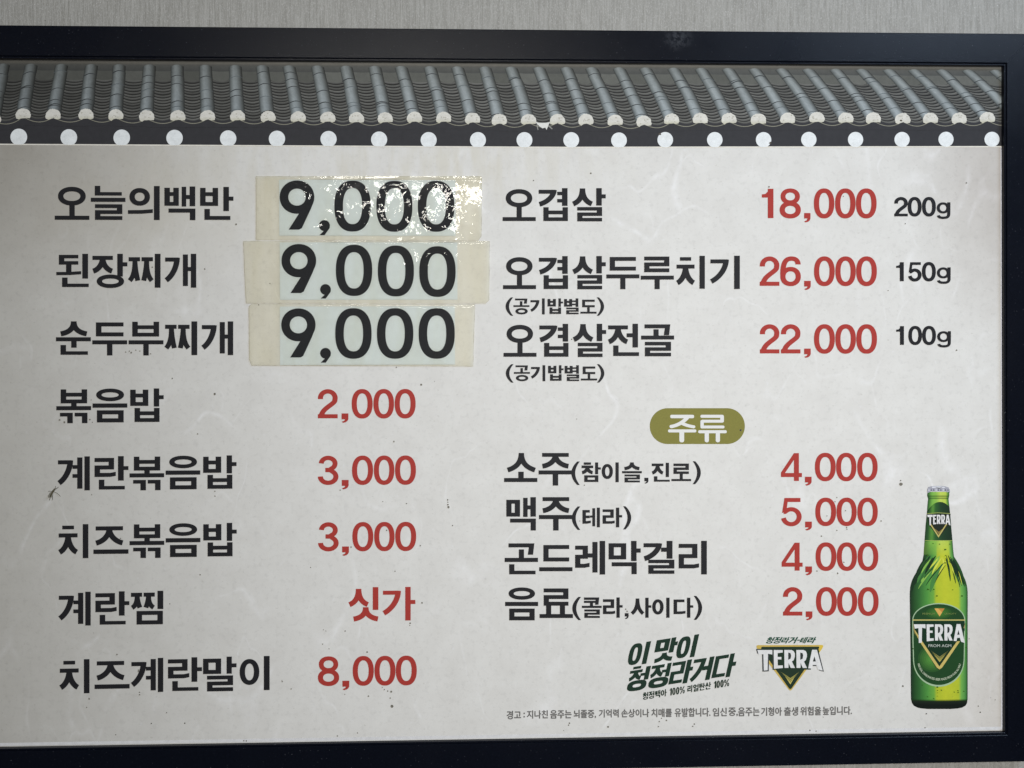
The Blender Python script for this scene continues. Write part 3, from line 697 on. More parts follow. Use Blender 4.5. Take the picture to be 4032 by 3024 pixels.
# ------------------------------------------------------------------ menu lettering
line(sign, '오늘의백반', 216.2, 731.5, 142.0, 134, .003, label='black hangul dish name, first line of the dish list')
line(sign, '된장찌개', 222.4, 999.5, 142.0, 133.5, 0.0, label='black hangul stew name beside the middle taped price')
line(sign, '순두부찌개', 221, 1265.5, 143.0, 132.8, 0.0, label='black hangul stew name beside the lowest taped price')
line(sign, '볶음밥', 222.5, 1530.5, 142.6, 134.6, -.003, label='black hangul name of three syllables beside the first red price')
line(sign, '계란볶음밥', 226.5, 1797.5, 142.1, 133.8, -.007, label='black hangul dish name beside the insect')
line(sign, '치즈볶음밥', 226.2, 2064.5, 142.3, 134, -.009, label='black hangul dish name under the insect line')
line(sign, '계란찜', 229.8, 2331, 142.2, 133, -.013, label='black hangul name of three syllables near the bottom')
line(sign, '치즈계란말이', 230.6, 2597, 142.4, 134.2, -.018, label='black hangul dish name on the lowest line')
line(sign, '오겹살', 1979, 741, 136.0, 129.6, 0, label='black hangul dish name of three syllables in the upper price list')
line(sign, '오겹살두루치기', 1980.4, 1009, 135.6, 129.6, -.002, label='longest black hangul dish name')
line(sign, '공기밥별도', 2021.4, 1175, 65.9, 62.5, 0, 'small_note', label='small black note in brackets under the longest dish name', V=17.5, Hs=13.5)
line(sign, '오겹살전골', 1982.5, 1275.3, 135.4, 129.6, -.001, label='black hangul dish name above the lower bracketed note')
line(sign, '공기밥별도', 2023.5, 1438, 65.9, 62.5, 0, 'small_note', label='lower small black note in brackets', V=17.5, Hs=13.5)
line(sign, '소주', 1985, 1783.5, 135.6, 127, 0, label='black hangul drink name under the olive pill')
line(sign, '참이슬', 2287.2, 1820.5, 81.0, 78, 0, 'small_note', label='small bracketed note of the first drink', V=17, Hs=13.5)
line(sign, '진로', 2563.5, 1822, 80.0, 76, 0, 'small_note', label='second word of the first drink note', V=17, Hs=13.5)
line(sign, '맥주', 1986.7, 1957.3, 135.6, 130, 0, label='black hangul name of the second drink')
line(sign, '테라', 2290, 1998.5, 81, 77.5, 0, 'small_note', label='bracketed note of the second drink', V=17, Hs=13.5)
line(sign, '곤드레막걸리', 1987.2, 2130, 135.9, 132.4, -.0012, label='black hangul name of the third drink')
line(sign, '음료', 1988.8, 2312.6, 135.6, 131, 0, label='black hangul name of the lowest drink')
line(sign, '콜라', 2291, 2352, 81.5, 80, 0, 'small_note', label='first word of the lowest drink note', V=17, Hs=13.5)
line(sign, '사이다', 2484.5, 2353, 82.5, 79, 0, 'small_note', label='second word of the lowest drink note', V=17, Hs=13.5)
def mark(kind, x0, y0, x1, y1, mat=M_BLACK):
    p = Print(.0004)
    if kind in '()':
        p.T = lambda x, y: (x0+(x1-x0)*x/100, y0+(y1-y0)*y/100); paren(p, kind)
    else:
        digit(p, ',', x0, x1, y0, y1)
    return p.build('comma' if kind == ',' else 'bracket', mat, sign)
for a in [('(', 1997.5, 1171, 2021, 1240), (')', 2349, 1171, 2372, 1240), ('(', 1998.5, 1434, 2022.5, 1503), (')', 2350, 1434, 2373, 1503),
          ('(', 2257, 1817, 2283, 1905), (')', 2727, 1816, 2752, 1902), (',', 2537, 1881, 2553, 1904), ('(', 2259, 1994, 2285, 2082), (')', 2453, 1993, 2478, 2080),
          ('(', 2261, 2350, 2288, 2437), (')', 2731, 2346, 2757, 2436), (',', 2460, 2414, 2475, 2437)]: mark(*a)

def xr(o, s, l): return [((a/s)+o, (b/s)+o) for a, b in l]
def price0(x, y0, s=None): pass
# upper right red prices
price(sign, '18,000', xr(2900, 1.9293, [(192,280),(327,488),(513,561),(587,742),(748,903),(906,1063)]), 743.5, 859, comma=(839, 876), label='red price on the first line of the meat list')
price(sign, '26,000', xr(2900, 1.9293, [(176,325),(332,488),(513,563),(588,745),(750,905),(908,1065)]), 1011, 1125.5, comma=(1106, 1142), label='red price beside the longest dish name')
price(sign, '22,000', xr(2900, 1.9293, [(177,325),(337,485),(513,563),(588,746),(750,906),(909,1066)]), 1278, 1391.5, comma=(1372.5, 1409), label='red price above the empty space over the pill')
G = dict(mat=M_BLACK, name='weight')
price(sign, '200g', xr(2900, 1.9293, [(1197,1300),(1299,1405),(1408,1513),(1520,1623)]), 776.5, 852, label='black portion weight on the first line', **G)
price(sign, '150g', xr(2900, 1.9293, [(1212,1270),(1305,1405),(1407,1513),(1521,1625)]), 1032.5, 1107.5, label='black portion weight beside the longest dish', **G)
price(sign, '100g', xr(2900, 1.9293, [(1212,1271),(1304,1408),(1409,1514),(1523,1627)]), 1284, 1358, label='lowest black portion weight', **G)
# drinks
for i, (tx, l, yt, lb) in enumerate([('4,000', [(322,474),(496,544),(568,719),(722,869),(875,1023)], (1784, 1893.5), 'red price of the first drink'),
        ('5,000', [(327,472),(497,546),(571,722),(725,871),(876,1024)], (1960.5, 2070), 'red price of the second drink'),
        ('4,000', [(327,479),(499,547),(573,724),(727,873),(878,1028)], (2136.5, 2246.5), 'red price of the third drink'),
        ('2,000', [(337,477),(502,550),(576,727),(729,875),(880,1030)], (2312.5, 2423.5), 'red price of the lowest drink')]):
    price(sign, tx, xr(2900, 1.8429, l), *yt, comma=(yt[1]-16.5, yt[1]+18.5), label=lb)
# left column
price(sign, '2,000', xr(1100, 2.3048, [(350,530),(565,627),(657,847),(854,1041),(1047,1237)]), 1533.5, 1647, slope=-.002, comma=(1628, 1665), label='red price beside the three syllable fried rice line')
price(sign, '3,000', xr(1100, 2.3048, [(350,537),(567,629),(660,851),(858,1044),(1050,1240)]), 1795.5, 1908.5, slope=-.003, comma=(1890, 1927), label='upper of the two equal red prices')
price(sign, '3,000', xr(1100, 2.3048, [(352,539),(570,632),(663,853),(861,1046),(1052,1242)]), 2057.5, 2170, slope=-.005, comma=(2152, 2189), label='lower of the two equal red prices')
line(sign, '싯가', 1369, 2312, 137.5, 132, -.006, 'price', M_RED, 'red hangul word in the price column')
price(sign, '8,000', xr(1100, 2.370, [(360,559),(589,653),(685,882),(888,1084),(1087,1283)]), 2585.5, 2700, slope=-.009, comma=(2681, 2718), label='lowest red price of the dish list')

# olive pill
pill = Print(.0003)
yA, yB = 1607.2, 1748.2; r_ = 62
pts = arc(2558.4+70, (yA+yB)/2, 70, (yB-yA)/2, 90, 270, 24)+arc(2932.7-70, (yA+yB)/2, 70, (yB-yA)/2, -90, 90, 24)
pill.poly(pts); pillo = pill.build('category_pill', M_OLIVE, sign); pillo['label'] = 'olive green rounded heading with white hangul'
p = Print(.00045)
for ox, strokes in ((2630, [[(8,4,90,12)], 'legs', [(0,55,100,66)], [(43,60,59,100)]]), (2748.5, None)):
    p.T = lambda x, y, ox=ox: (ox+x*1.115, 1632+y*1.085)
    def rbar(x0, y0, x1, y1, r=5):
        q = []
        for cx, cy, a in ((x1-r, y0+r, -90), (x1-r, y1-r, 0), (x0+r, y1-r, 90), (x0+r, y0+r, 180)): q += arc(cx, cy, r, r, a, a+90, 5)
        p.poly(q)
    if strokes:
        rbar(8, 1, 92, 13.5); p.sweep(bez3((70, 8), (58, 24), (40, 38), (11, 44)), 15, 12); p.sweep(bez3((46, 30), (60, 38), (74, 42), (92, 45)), 15, 11)
        p.disc(11, 43.5, 6, 6, 14); p.disc(91, 44.5, 5.5, 5.5, 14)
        rbar(0, 54, 100, 65); rbar(40, 58, 57, 101, 7)
    else:
        rbar(8, 1, 90, 12); rbar(78, 2, 91, 29); rbar(10, 19, 90, 29.5); rbar(8, 20, 20, 50); rbar(8, 40, 93, 50.5)
        rbar(0, 57, 101, 68); rbar(23, 62, 38, 101, 7); rbar(62, 62, 77, 101, 7)
p.build('lettering', M_WHITE, pillo)

# ------------------------------------------------------------------ slogan and brand emblem (printed)
def sheared(parent, text, ox, oy, adv, H, rot, shear, mat, name, label=None, V=19, Hs=15, depth=.0004, gaps=None):
    p = Print(depth); c, s_ = math.cos(R_(rot)), math.sin(R_(rot)); x = 0
    for i, ch in enumerate(text):
        a = adv[i] if isinstance(adv, (list, tuple)) else adv
        if ch == ' ': x += a*.45; continue
        def T(u, v, x=x, a=a):
            X = x+u*a/100+(100-v)*H/100*shear; Y = v*H/100
            return (ox+X*c+Y*s_, oy-X*s_+Y*c)
        p.T = T
        if ch in '0123456789':
            q = Print(depth); q.T = lambda u, v, T=T, a=a, x=x: T(u, v)
            p.T = lambda u, v, T=T, a=a: T(u*100/a, v*100/H)
            digit(p, ch, 0, a*.86, 0, H)
        elif ch == '%':
            p.ring(0, 0, 40, 50, 14, 12); p.ring(60, 50, 100, 100, 14, 12); p.sweep([(85, 0), (15, 100)], 14, 14)
        elif ch == '-': p.rect(10, 42, 90, 58)
        elif ch in S: syllable(p, ch, V, Hs)
        x += a
    o = p.build(name, mat, parent)
    if label: o['label'] = label
    return o
# two big slanted lines rising to the right, then a small one
k_ = 4.0218
def slant(parent, items, label):
    p = Print(.0004)
    def T(X, Y): return (2400+(X-.22*Y)/k_, 2450+(Y-.155*X)/k_)
    p.T = T
    for it in items:
        j, x0, y0, x1, y1 = it[:5]; V, H = (it[5:] if len(it) > 5 else (72, 52))
        if j == 'r': p.rect(x0, y0, x1, y1)
        elif j == 'o': p.ring(x0, y0, x1, y1, V, H, 2.7)
        elif j == 'ㅁ': p.band([(x0, y0), (x1, y0), (x1, y1), (x0, y1)], [(x0+V, y0+H), (x1-V, y0+H), (x1-V, y1-H), (x0+V, y1-H)], None, True)
        else: jamo(p, j, x0, y0, x1, y1, V, H)
    o = p.build('slogan', M_GREEN, parent); o['label'] = label
slant(sign, [('o',434,415,637,758,70,66),('r',676,413,750,771),('ㅁ',841,415,1060,609,80,56),('r',1076,412,1151,650),('r',1145,484,1192,545),('ㅅ',850,640,1176,778,72,54),
             ('o',1201,425,1402,768,70,66),('r',1438,420,1512,779)], 'dark green slanted slogan, upper line')
slant(sign, [('ㅊ',506,792,728,1014,62,46),('r',695,915,770,960),('r',765,816,837,1030),('o',522,1020,826,1189,86,58),
             ('ㅈ',846,824,1070,1018,62,50),('r',1035,914,1105,958),('r',1100,818,1166,1032),('o',860,1027,1172,1193,86,58),
             ('ㄹ',1186,824,1395,1169,66,52),('r',1414,814,1487,1190),('r',1480,937,1532,997),
             ('g',1516,828,1724,1184,72,56),('r',1690,960,1780,1024),('r',1771,822,1844,1191),
             ('ㄷ',1868,828,2076,1175,68,54),('r',2096,822,2166,1196),('r',2160,963,2220,1028)], 'dark green slanted slogan, second line')
sheared(sign, '청정맥아 100% 리얼탄산 100%', 2400+505/k_, 2450+1118/k_, [24,24,24,24,24,11,15,15,20,20,24,24,24,24,24,11,15,15,20], 28, 9.2, .20, M_GREEN, 'slogan', 'small dark green slanted line under the slogan', 19, 15)

# --- brand emblem
e_ = 5.529
def Z(ox, oy, s): return lambda x, y: (ox+x/s, oy+y/s)
emb = Print(.0003, Z(2920, 2450, e_))
GOLD = sr(205, 178, 92); GOLD2 = sr(222, 192, 78); DG = sr(36, 54, 40); WH = sr(232, 232, 232, .97)
emb.poly([(320,520),(345,497),(1755,493),(1780,515),(1760,560),(1090,1470),(1055,1488),(1025,1465),(330,560)], GOLD)
emb.poly([(1690,500),(1755,493),(1780,515),(1755,570),(1670,690)], GOLD2)
emb.poly([(425,545),(450,533),(1675,530),(1690,548),(1650,620),(1085,1440),(1058,1455),(1030,1440),(425,580)], DG)
embo = emb.build('brand_emblem', M_ART, sign); embo['label'] = 'brand emblem: dark green and gold triangle with white capitals'
ch = Print(.00036, Z(2920, 2450, e_))
for dy, t, c in ((0, 30, sr(168, 160, 84)), (42, 22, sr(190, 178, 92)), (78, 16, sr(205, 190, 100)), (100, 34, sr(214, 200, 110))):
    q = dy/130
    ch.poly([(840+q*150, 1070+dy*1.2), (1060, 1215+dy), (1265-q*150, 1070+dy*1.2), (1060, 1215+dy+t)], c)
ch.build('chevron', M_ART, embo)
# capitals, each on its dark keyline
def capitals(parent, T, depth, key=True):
    LET = {
     'T': [[(340,600),(665,600),(665,700),(570,680),(562,1040),(480,1048),(470,690),(368,705)]],
     'E': [[(695,600),(890,603),(890,655),(780,668),(780,752),(862,752),(862,805),(780,805),(783,938),(893,935),(893,992),(700,1010)]],
     'A': [[(1530,595),(1635,595),(1760,1050),(1655,1020),(1620,925),(1545,925),(1525,1005),(1445,998)]],
    }
    r1 = [(925,600),(1080,600),(1130,625),(1155,680),(1155,745),(1130,820),(1090,852),(1158,992),(1065,990),(1018,880),(1015,990),(930,990)]
    if key:
        k = Print(depth, T)
        for pts in LET['T']+LET['E']+LET['A']+[r1, [(x+262, y) for x, y in r1]]:
            cx = sum(p[0] for p in pts)/len(pts); cy = sum(p[1] for p in pts)/len(pts)
            k.poly([(x+(28 if x > cx else -28), y+(26 if y > cy else -22)) for x, y in pts], sr(66, 70, 72))
        k.poly([(340,578),(1670,578),(1690,640),(1500,1030),(680,1030),(680,700)], DG)
        k.build('keyline', M_ART, parent)
    p = Print(depth+.00025, T)
    for pts in LET['T']+LET['E']+LET['A']: p.poly(pts, WH)
    for d in (0, 262): p.poly([(x+d, y) for x, y in r1], WH)
    DK = sr(52, 58, 56)
    for d in (0, 262): p.poly([(1010+d, 655), (1060+d, 668), (1075+d, 720), (1062+d, 790), (1010+d, 815)], DK)
    p.poly([(1582, 735), (1612, 850), (1545, 852)], DK)
    p.build('lettering', M_ART, parent)
capitals(embo, Z(2920, 2450, e_), .00040)
sheared(embo, '청정라거-테라', 2920+505/e_, 2450+322/e_, [29.5, 29.5, 30, 31, 12, 29, 33], 25, .3, .55, M_TEAL, 'slogan', None, 19, 15, .0005)

# ------------------------------------------------------------------ text meshes from the built-in face
_tc = {}
def glyphs(text):
    if text in _tc: return _tc[text]
    c = bpy.data.curves.new('t', 'FONT'); c.body = text; c.resolution_u = 3
    o = bpy.data.objects.new('t', c); col.objects.link(o)
    dg = bpy.context.evaluated_depsgraph_get(); me = bpy.data.meshes.new_from_object(o.evaluated_get(dg))
    v = [(q.co.x, q.co.y) for q in me.vertices]; f = [tuple(q.vertices) for q in me.polygons]
    bpy.data.objects.remove(o); bpy.data.curves.remove(c); bpy.data.meshes.remove(me); _tc[text] = (v, f); return v, f
def typeset(parent, text, x0, x1, y0, y1, name, mat, depth=.0004, slope=0, warp=None, col_=None, bold=0):
    """fit a run of the built-in face into a pixel box"""
    v, f = glyphs(text); a, b = min(q[0] for q in v), max(q[0] for q in v); c, d = min(q[1] for q in v), max(q[1] for q in v)
    p = Print(depth)
    if col_: p.col = col_
    for dx, dy in ([(0, 0)] if not bold else [(-bold, 0), (bold, 0), (0, bold), (0, -bold)]):
        i0 = len(p.v)
        for x, y in v:
            u = (x-a)/(b-a); t = (d-y)/(d-c)
            px, py = (x0+(x1-x0)*u, y0+(y1-y0)*t+(x1-x0)*u*slope) if not warp else warp(u, t)
            p.pt(px+dx, py+dy)
        for q in f: p.face([i0+j for j in q])
        p.k += 1
    return p.build(name, mat, parent)
# health warning in small grey type
for tx, a, b, ya, yb in [('경고', 135, 298, 145, 240), ('지나친', 370, 610, 140, 232), ('음주는', 640, 885, 137, 232), ('뇌졸중,', 912, 1168, 133, 230), ('기억력', 1205, 1432, 128, 220), ('손상이나', 1465, 1785, 125, 218), ('치매를', 1815, 2050, 120, 215)]:
    k = 2.9493; typeset(sign, tx, 1950+a/k, 1950+b/k, 2750+ya/k, 2750+yb/k, 'warning_text', M_GREY, slope=-.012, bold=1.0)
for tx, a, b, ya, yb in [('유발합니다.', 20, 432, 112, 212), ('임신', 462, 622, 110, 205), ('중,', 645, 750, 107, 205), ('음주는', 757, 1002, 105, 205), ('기형아', 1025, 1262, 103, 200), ('출생', 1290, 1450, 100, 198), ('위험을', 1480, 1718, 97, 195), ('높입니다.', 1738, 2075, 95, 190)]:
    k = 2.9493; typeset(sign, tx, 2650+a/k, 2650+b/k, 2750+ya/k, 2750+yb/k, 'warning_text', M_GREY, slope=-.012, bold=1.0)
p = Print(.0004); p.disc(1950+336/2.949, 2750+172/2.949, 3.2); p.disc(1950+336/2.949, 2750+212/2.949, 3.2); p.build('warning_text', M_GREY, sign)

# ------------------------------------------------------------------ printed green bottle
b_ = 3.3175
def BZ(x, y): return (3500+x/b_, 1860+y/b_)          # y beyond 1592 continues into the lower half
LOW = (2340-1860)*b_
PROF = [(255,505,785),(285,499,788),(300,498,788),(322,503,784),(345,512,778),(400,504,784),(530,495,799),(690,479,812),(890,464,830),(1000,457,838),(1080,452,847),(1150,438,860),(1200,420,880),(1250,393,908),(1300,361,942),(1350,330,972),(1400,305,996),(1450,288,1012),(1500,277,1022),(1560,272,1028),(1640,271,1029),(LOW+300,275,1028),(LOW+900,283,1028),(LOW+1300,286,1028),(LOW+1370,288,1027),(LOW+1420,300,1020),(LOW+1455,325,1000),(LOW+1480,372,955),(LOW+1492,430,890),(LOW+1498,510,800)]
def prof(y):
    for (a, l0, r0), (b, l1, r1) in zip(PROF, PROF[1:]):
        if y <= b: t = (y-a)/(b-a); return l0+(l1-l0)*t, r0+(r1-r0)*t
    return PROF[-1][1:]
BODY = [(0, sr(28, 46, 34)), (.05, sr(34, 70, 36)), (.16, sr(52, 104, 52)), (.30, sr(82, 150, 68)), (.41, sr(112, 172, 70)), (.455, sr(178, 194, 52)), (.60, sr(194, 202, 54)), (.84, sr(184, 198, 54)), (.885, sr(120, 182, 84)), (.955, sr(82, 148, 74)), (1, sr(24, 58, 32))]
NECK = [(0, sr(40, 74, 40)), (.08, sr(70, 120, 56)), (.22, sr(124, 182, 78)), (.42, sr(150, 196, 84)), (.60, sr(196, 216, 96)), (.84, sr(186, 208, 84)), (.93, sr(96, 150, 62)), (1, sr(34, 70, 36))]
rb = random.Random(4)
bot = Print(.0002, BZ); ys = []
y = 255
while y < LOW+1498: ys.append(y); y += 14 if y < LOW+1340 else 5
ys.append(LOW+1498); m = 44; rowsv = []
for y in ys:
    l, r = prof(y); row = []
    for k in range(m+1):
        u = k/m; c = lerp(grad(NECK, u), grad(BODY, u), max(0, min(1, (y-900)/200)))
        yb_ = LOW+1378+10*math.sin(math.pi*u)
        if y > yb_+8: c = lerp(sr(30, 42, 30), sr(16, 24, 20), min(1, (y-yb_)/60))
        elif y > yb_-18: c = lerp(c, sr(24, 50, 20), (y-yb_+18)/26)
        if 900 < y < 1080: c = lerp(c, sr(150, 190, 74), .25*max(0, 1-u*2))
        if y < 350 and 290 < y < 345: c = lerp(c, sr(30, 60, 28), .75 if 305 < y < 318 or 328 < y < 342 else .1)
        row.append((bot.pt(l+(r-l)*u, y), c))
    rowsv.append(row)
for A, B in zip(rowsv, rowsv[1:]):
    for k in range(m):
        q = [A[k], A[k+1], B[k+1], B[k]]; bot.face([z[0] for z in q], [z[1] for z in q])
bot.k += 1
boto = bot.build('printed_bottle', M_ARTC, sign); boto['label'] = 'printed picture of a green glass beer bottle'
# twisted glass flutes at the shoulder
fl = Print(.00026, BZ)
def blade(x0, y0, x1, y1, w, c, bend=0.15):
    mx, my = (x0+x1)/2+(y1-y0)*bend, (y0+y1)/2; q = bez((x0, y0), (mx, my), (x1, y1), 12); A = []; B = []
    for i, (x, y) in enumerate(q):
        t = i/12; ww = w*math.sin(math.pi*min(.97, t*.93+.04))**.8/2; A.append((x-ww, y)); B.append((x+ww, y+ww*.3))
    fl.band(A, B, c)
K1 = sr(26, 52, 32); K2 = sr(40, 80, 40); Lg = sr(140, 190, 84); Ye = sr(214, 220, 84); MG = sr(74, 134, 66)
for a in [(470,1120,330,1470,70,K1,-.03),(505,1110,370,1440,50,MG,-.05),(845,1100,985,1460,60,K2,.04),(800,1130,905,1430,40,MG,.05),(660,1090,600,1220,40,Lg,-.1),(575,1110,520,1200,30,K2,0),(700,1110,720,1210,20,Ye,0),(540,1090,360,1350,46,K1,-.05),(520,1130,345,1400,40,K2,-.05),(545,1130,420,1320,26,Lg,-.1),(610,1090,470,1330,40,K1,-.1),(640,1120,520,1290,26,Ye,-.1),(655,1150,420,1480,60,MG,-.12),
          (600,1210,400,1500,34,K2,-.1),(690,1110,560,1330,28,Ye,-.1),(700,1190,540,1560,62,MG,-.12),(560,1280,380,1520,22,Lg,-.1),(720,1180,480,1480,16,K1,-.12),(745,1150,640,1370,20,Ye,-.1),
          (740,1210,600,1440,14,K1,-.1),(460,1200,330,1450,24,K1,-.05),(480,1130,400,1260,24,K2,0),(330,1380,300,1560,22,K1,0),(455,1370,420,1430,24,Lg,-.1),
          (740,1120,790,1350,26,K1,.1),(770,1080,830,1290,22,K1,.1),(800,1100,870,1350,28,K1,.08),(830,1120,900,1400,26,K1,.06),(850,1150,930,1430,28,K1,.05),(800,1180,850,1370,16,Ye,.08),(770,1240,800,1420,20,K2,.06),
          (870,1200,950,1480,24,K1,.04),(900,1260,985,1490,22,K1,.03),(830,1290,870,1450,16,K2,.05),(880,1320,925,1500,13,K1,.05),(905,1290,950,1470,10,Ye,.05),(955,1330,1000,1480,16,K2,.02),(750,1090,765,1210,14,K2,.05)]: blade(*a)
fl.build('glass_flutes', M_ARTC, boto)
# crown cap
cp = Print(.0006, BZ)
cp.poly([(497,250),(500,215),(515,190),(560,180),(640,176),(730,180),(775,195),(790,220),(795,250),(790,268),(775,250),(760,262),(745,250),(640,246),(540,250),(520,262),(505,266)], sr(170, 171, 182))
for i in range(9):
    x = 512+i*31; cp.poly([(x, 238), (x+8, 208), (x+16, 240)], sr(92, 90, 112) if i % 3 else sr(224, 226, 232))
cp.poly([(560,186),(640,182),(720,188),(735,204),(640,196),(560,204)], sr(226, 228, 236)); cp.poly([(600,190),(650,215),(700,190),(650,200)], sr(110, 112, 112))
cp.build('crown_cap', M_ARTC, boto)
def sidegrad(u): return grad([(0, sr(36, 66, 38)), (.10, sr(44, 84, 44)), (.24, sr(92, 148, 62)), (.36, sr(50, 96, 48)), (.6, sr(36, 66, 42)), (1, sr(28, 48, 34))], u)
# neck label
nl = Print(.0006, BZ); rws = []
for i in range(25):
    y = 385+i*(890-385)/24; l, r = prof(y); row = []
    for k in range(25):
        u = k/24
        yy = max(y, 385+90*abs(2*u-1.15)**2.2 if y < 530 else y)
        row.append((nl.pt(l+3+(r-l-6)*u, yy), sidegrad(u)))
    rws.append(row)
for A, B in zip(rws, rws[1:]):
    for k in range(24):
        q = [A[k], A[k+1], B[k+1], B[k]]; nl.face([z[0] for z in q], [z[1] for z in q])
nl.k += 1
nl.band([(497, 533), (640, 522), (798, 533)], [(497, 541), (640, 530), (798, 541)], sr(160, 170, 96))
nl.poly([(492, 545), (640, 536), (803, 545), (780, 690), (648, 850), (520, 690)], sr(36, 44, 36))
nl.band([(520, 660), (645, 850), (760, 670)], [(548, 672), (645, 822), (735, 682)], sr(198, 186, 110))
nl.poly([(590, 730), (648, 775), (705, 730), (648, 815)], sr(140, 120, 70)); nl.poly([(600, 722), (648, 752), (696, 722), (648, 775)], sr(36, 44, 36))
nl.band([(468, 886), (828, 886)], [(466, 892), (829, 892)], sr(170, 190, 100))
nlo = nl.build('neck_label', M_ARTC, boto)
# body label
bl = Print(.0006, lambda x, y: BZ(x, y+LOW)); DGB = sr(22, 52, 34)
outer = arc(648, 335, 345, 222, 180, 360, 30)+[(990, 600), (985, 860)]+arc(648, 860, 334, 345, 8, 172, 34)+[(312, 860), (304, 600)]
inner = arc(648, 335, 333, 208, 180, 360, 30)+[(978, 600), (973, 860)]+arc(648, 860, 322, 322, 8, 172, 34)+[(325, 860), (317, 600)]
bl.poly(outer, sr(168, 196, 160)); bl.poly(inner, sr(34, 72, 38))
def soft(cx, cy, rx, ry, c0, c1, n=28, rings=6):
    for j in range(rings): 
        q = 1-j/rings; bl.disc(cx, cy, rx*q, ry*q, n, 2, lerp(c1, c0, j/(rings-1)))
soft(648, 240, 200, 96, sr(74, 130, 52), sr(36, 76, 38)); soft(560, 840, 210, 200, sr(88, 150, 64), sr(34, 72, 38), rings=8)
bl.rect(306, 326, 990, 342, sr(196, 184, 112))
bl.poly([(590, 182), (722, 182), (658, 288)], sr(226, 178, 96)); bl.poly([(640, 182), (722, 182), (690, 235)], sr(200, 140, 70))
bl.poly([(315, 350), (985, 350), (985, 470), (700, 950), (655, 985), (610, 955), (318, 470)], DGB)
bl.poly([(318, 455), (330, 455), (430, 610), (655, 940), (885, 610), (925, 610), (690, 955), (656, 978), (622, 955), (400, 620)], sr(206, 186, 108))
bl.poly([(312, 360), (330, 440), (345, 540), (318, 470)], sr(150, 136, 80)); bl.poly([(993, 365), (985, 440), (968, 440)], sr(150, 136, 80))
bl.poly([(340, 440), (430, 590), (655, 925), (880, 590), (960, 440), (960, 400), (340, 400)], DGB)
for dy, c in ((0, sr(140, 134, 74)), (26, sr(170, 160, 84)), (50, sr(196, 184, 98))):
    bl.poly([(540+dy*.9, 732+dy*1.1), (658, 812+dy), (776-dy*.9, 732+dy*1.1), (658, 832+dy)], c)
blo = bl.build('body_label', M_ARTC, boto)
# white capitals on both labels
def cap_fit(parent, x0, x1, y0, y1, base, depth, arch=0.0):
    def T(x, y):
        u = (x-340)/(1760-340); v = (y-600)/(1050-600)
        return base(x0+(x1-x0)*u, y0+(y1-y0)*v)
    capitals(parent, T, depth, key=False)
# recolour the counters with the label's own dark
cap_fit(blo, 318, 985, 388, 632, lambda x, y: BZ(x, y+LOW), .00095)
cap_fit(nlo, 494, 798, 552, 690, BZ, .00095)
typeset(blo, 'FROM AGM', *[3500+q/b_ for q in (508, 806)], 2340+648/b_, 2340+684/b_, 'small_lettering', M_ARTC, .0014, col_=sr(190, 198, 190), bold=.15)
typeset(blo, 'PREMIUM', *[3500+q/b_ for q in (430, 590)], 2340+238/b_, 2340+262/b_, 'small_lettering', M_ARTC, .0014, col_=sr(130, 150, 84))
typeset(blo, 'QUALITY', *[3500+q/b_ for q in (716, 872)], 2340+238/b_, 2340+262/b_, 'small_lettering', M_ARTC, .0014, col_=sr(130, 150, 84))
def arcwarp(u, t):
    a = R_(170-160*u); rx, ry = 288-26*t, 292-30*t
    rx, ry = 262+26*t, 236+30*t
    return BZ(650+rx*math.cos(a), LOW+855+ry*math.sin(a)) 
typeset(blo, '100% REAL CARBONATED BEER MADE FROM PURE AG MALT', 0, 1, 0, 1, 'small_lettering', M_ARTC, .0014, warp=arcwarp, col_=sr(190, 204, 176), bold=.25)
# drops on the glass
dp = Print(.0015, BZ); rd = random.Random(9)
for x, y, r in [(655,935,8),(728,1005,13),(788,935,8),(498,1080,14),(735,1082,8),(790,1160,10),(725,1180,10),(505,1525,12),(580,1525,9),(620,1610,12),(945,1610,12),(825,1530,7),(570,925,7),(625,LOW+1205,11),(628,LOW+1250,6),(628,LOW+1280,5),(628,LOW+1325,5),(678,LOW+1247,8),(845,LOW+1272,8),(895,LOW+1255,9),(895,LOW+1278,8),(578,LOW+1357,8),(498,LOW+1332,7),(970,LOW+1262,8),(430,LOW+1180,6),(320,LOW+985,8),(305,LOW+705,8),(1003,LOW+690,8)]:
    dp.disc(x, y, r, r*.8, 10, 2, sr(60, 100, 30), .25)
tag(dp.build('water_drops', M_ARTC, boto), kind='stuff')

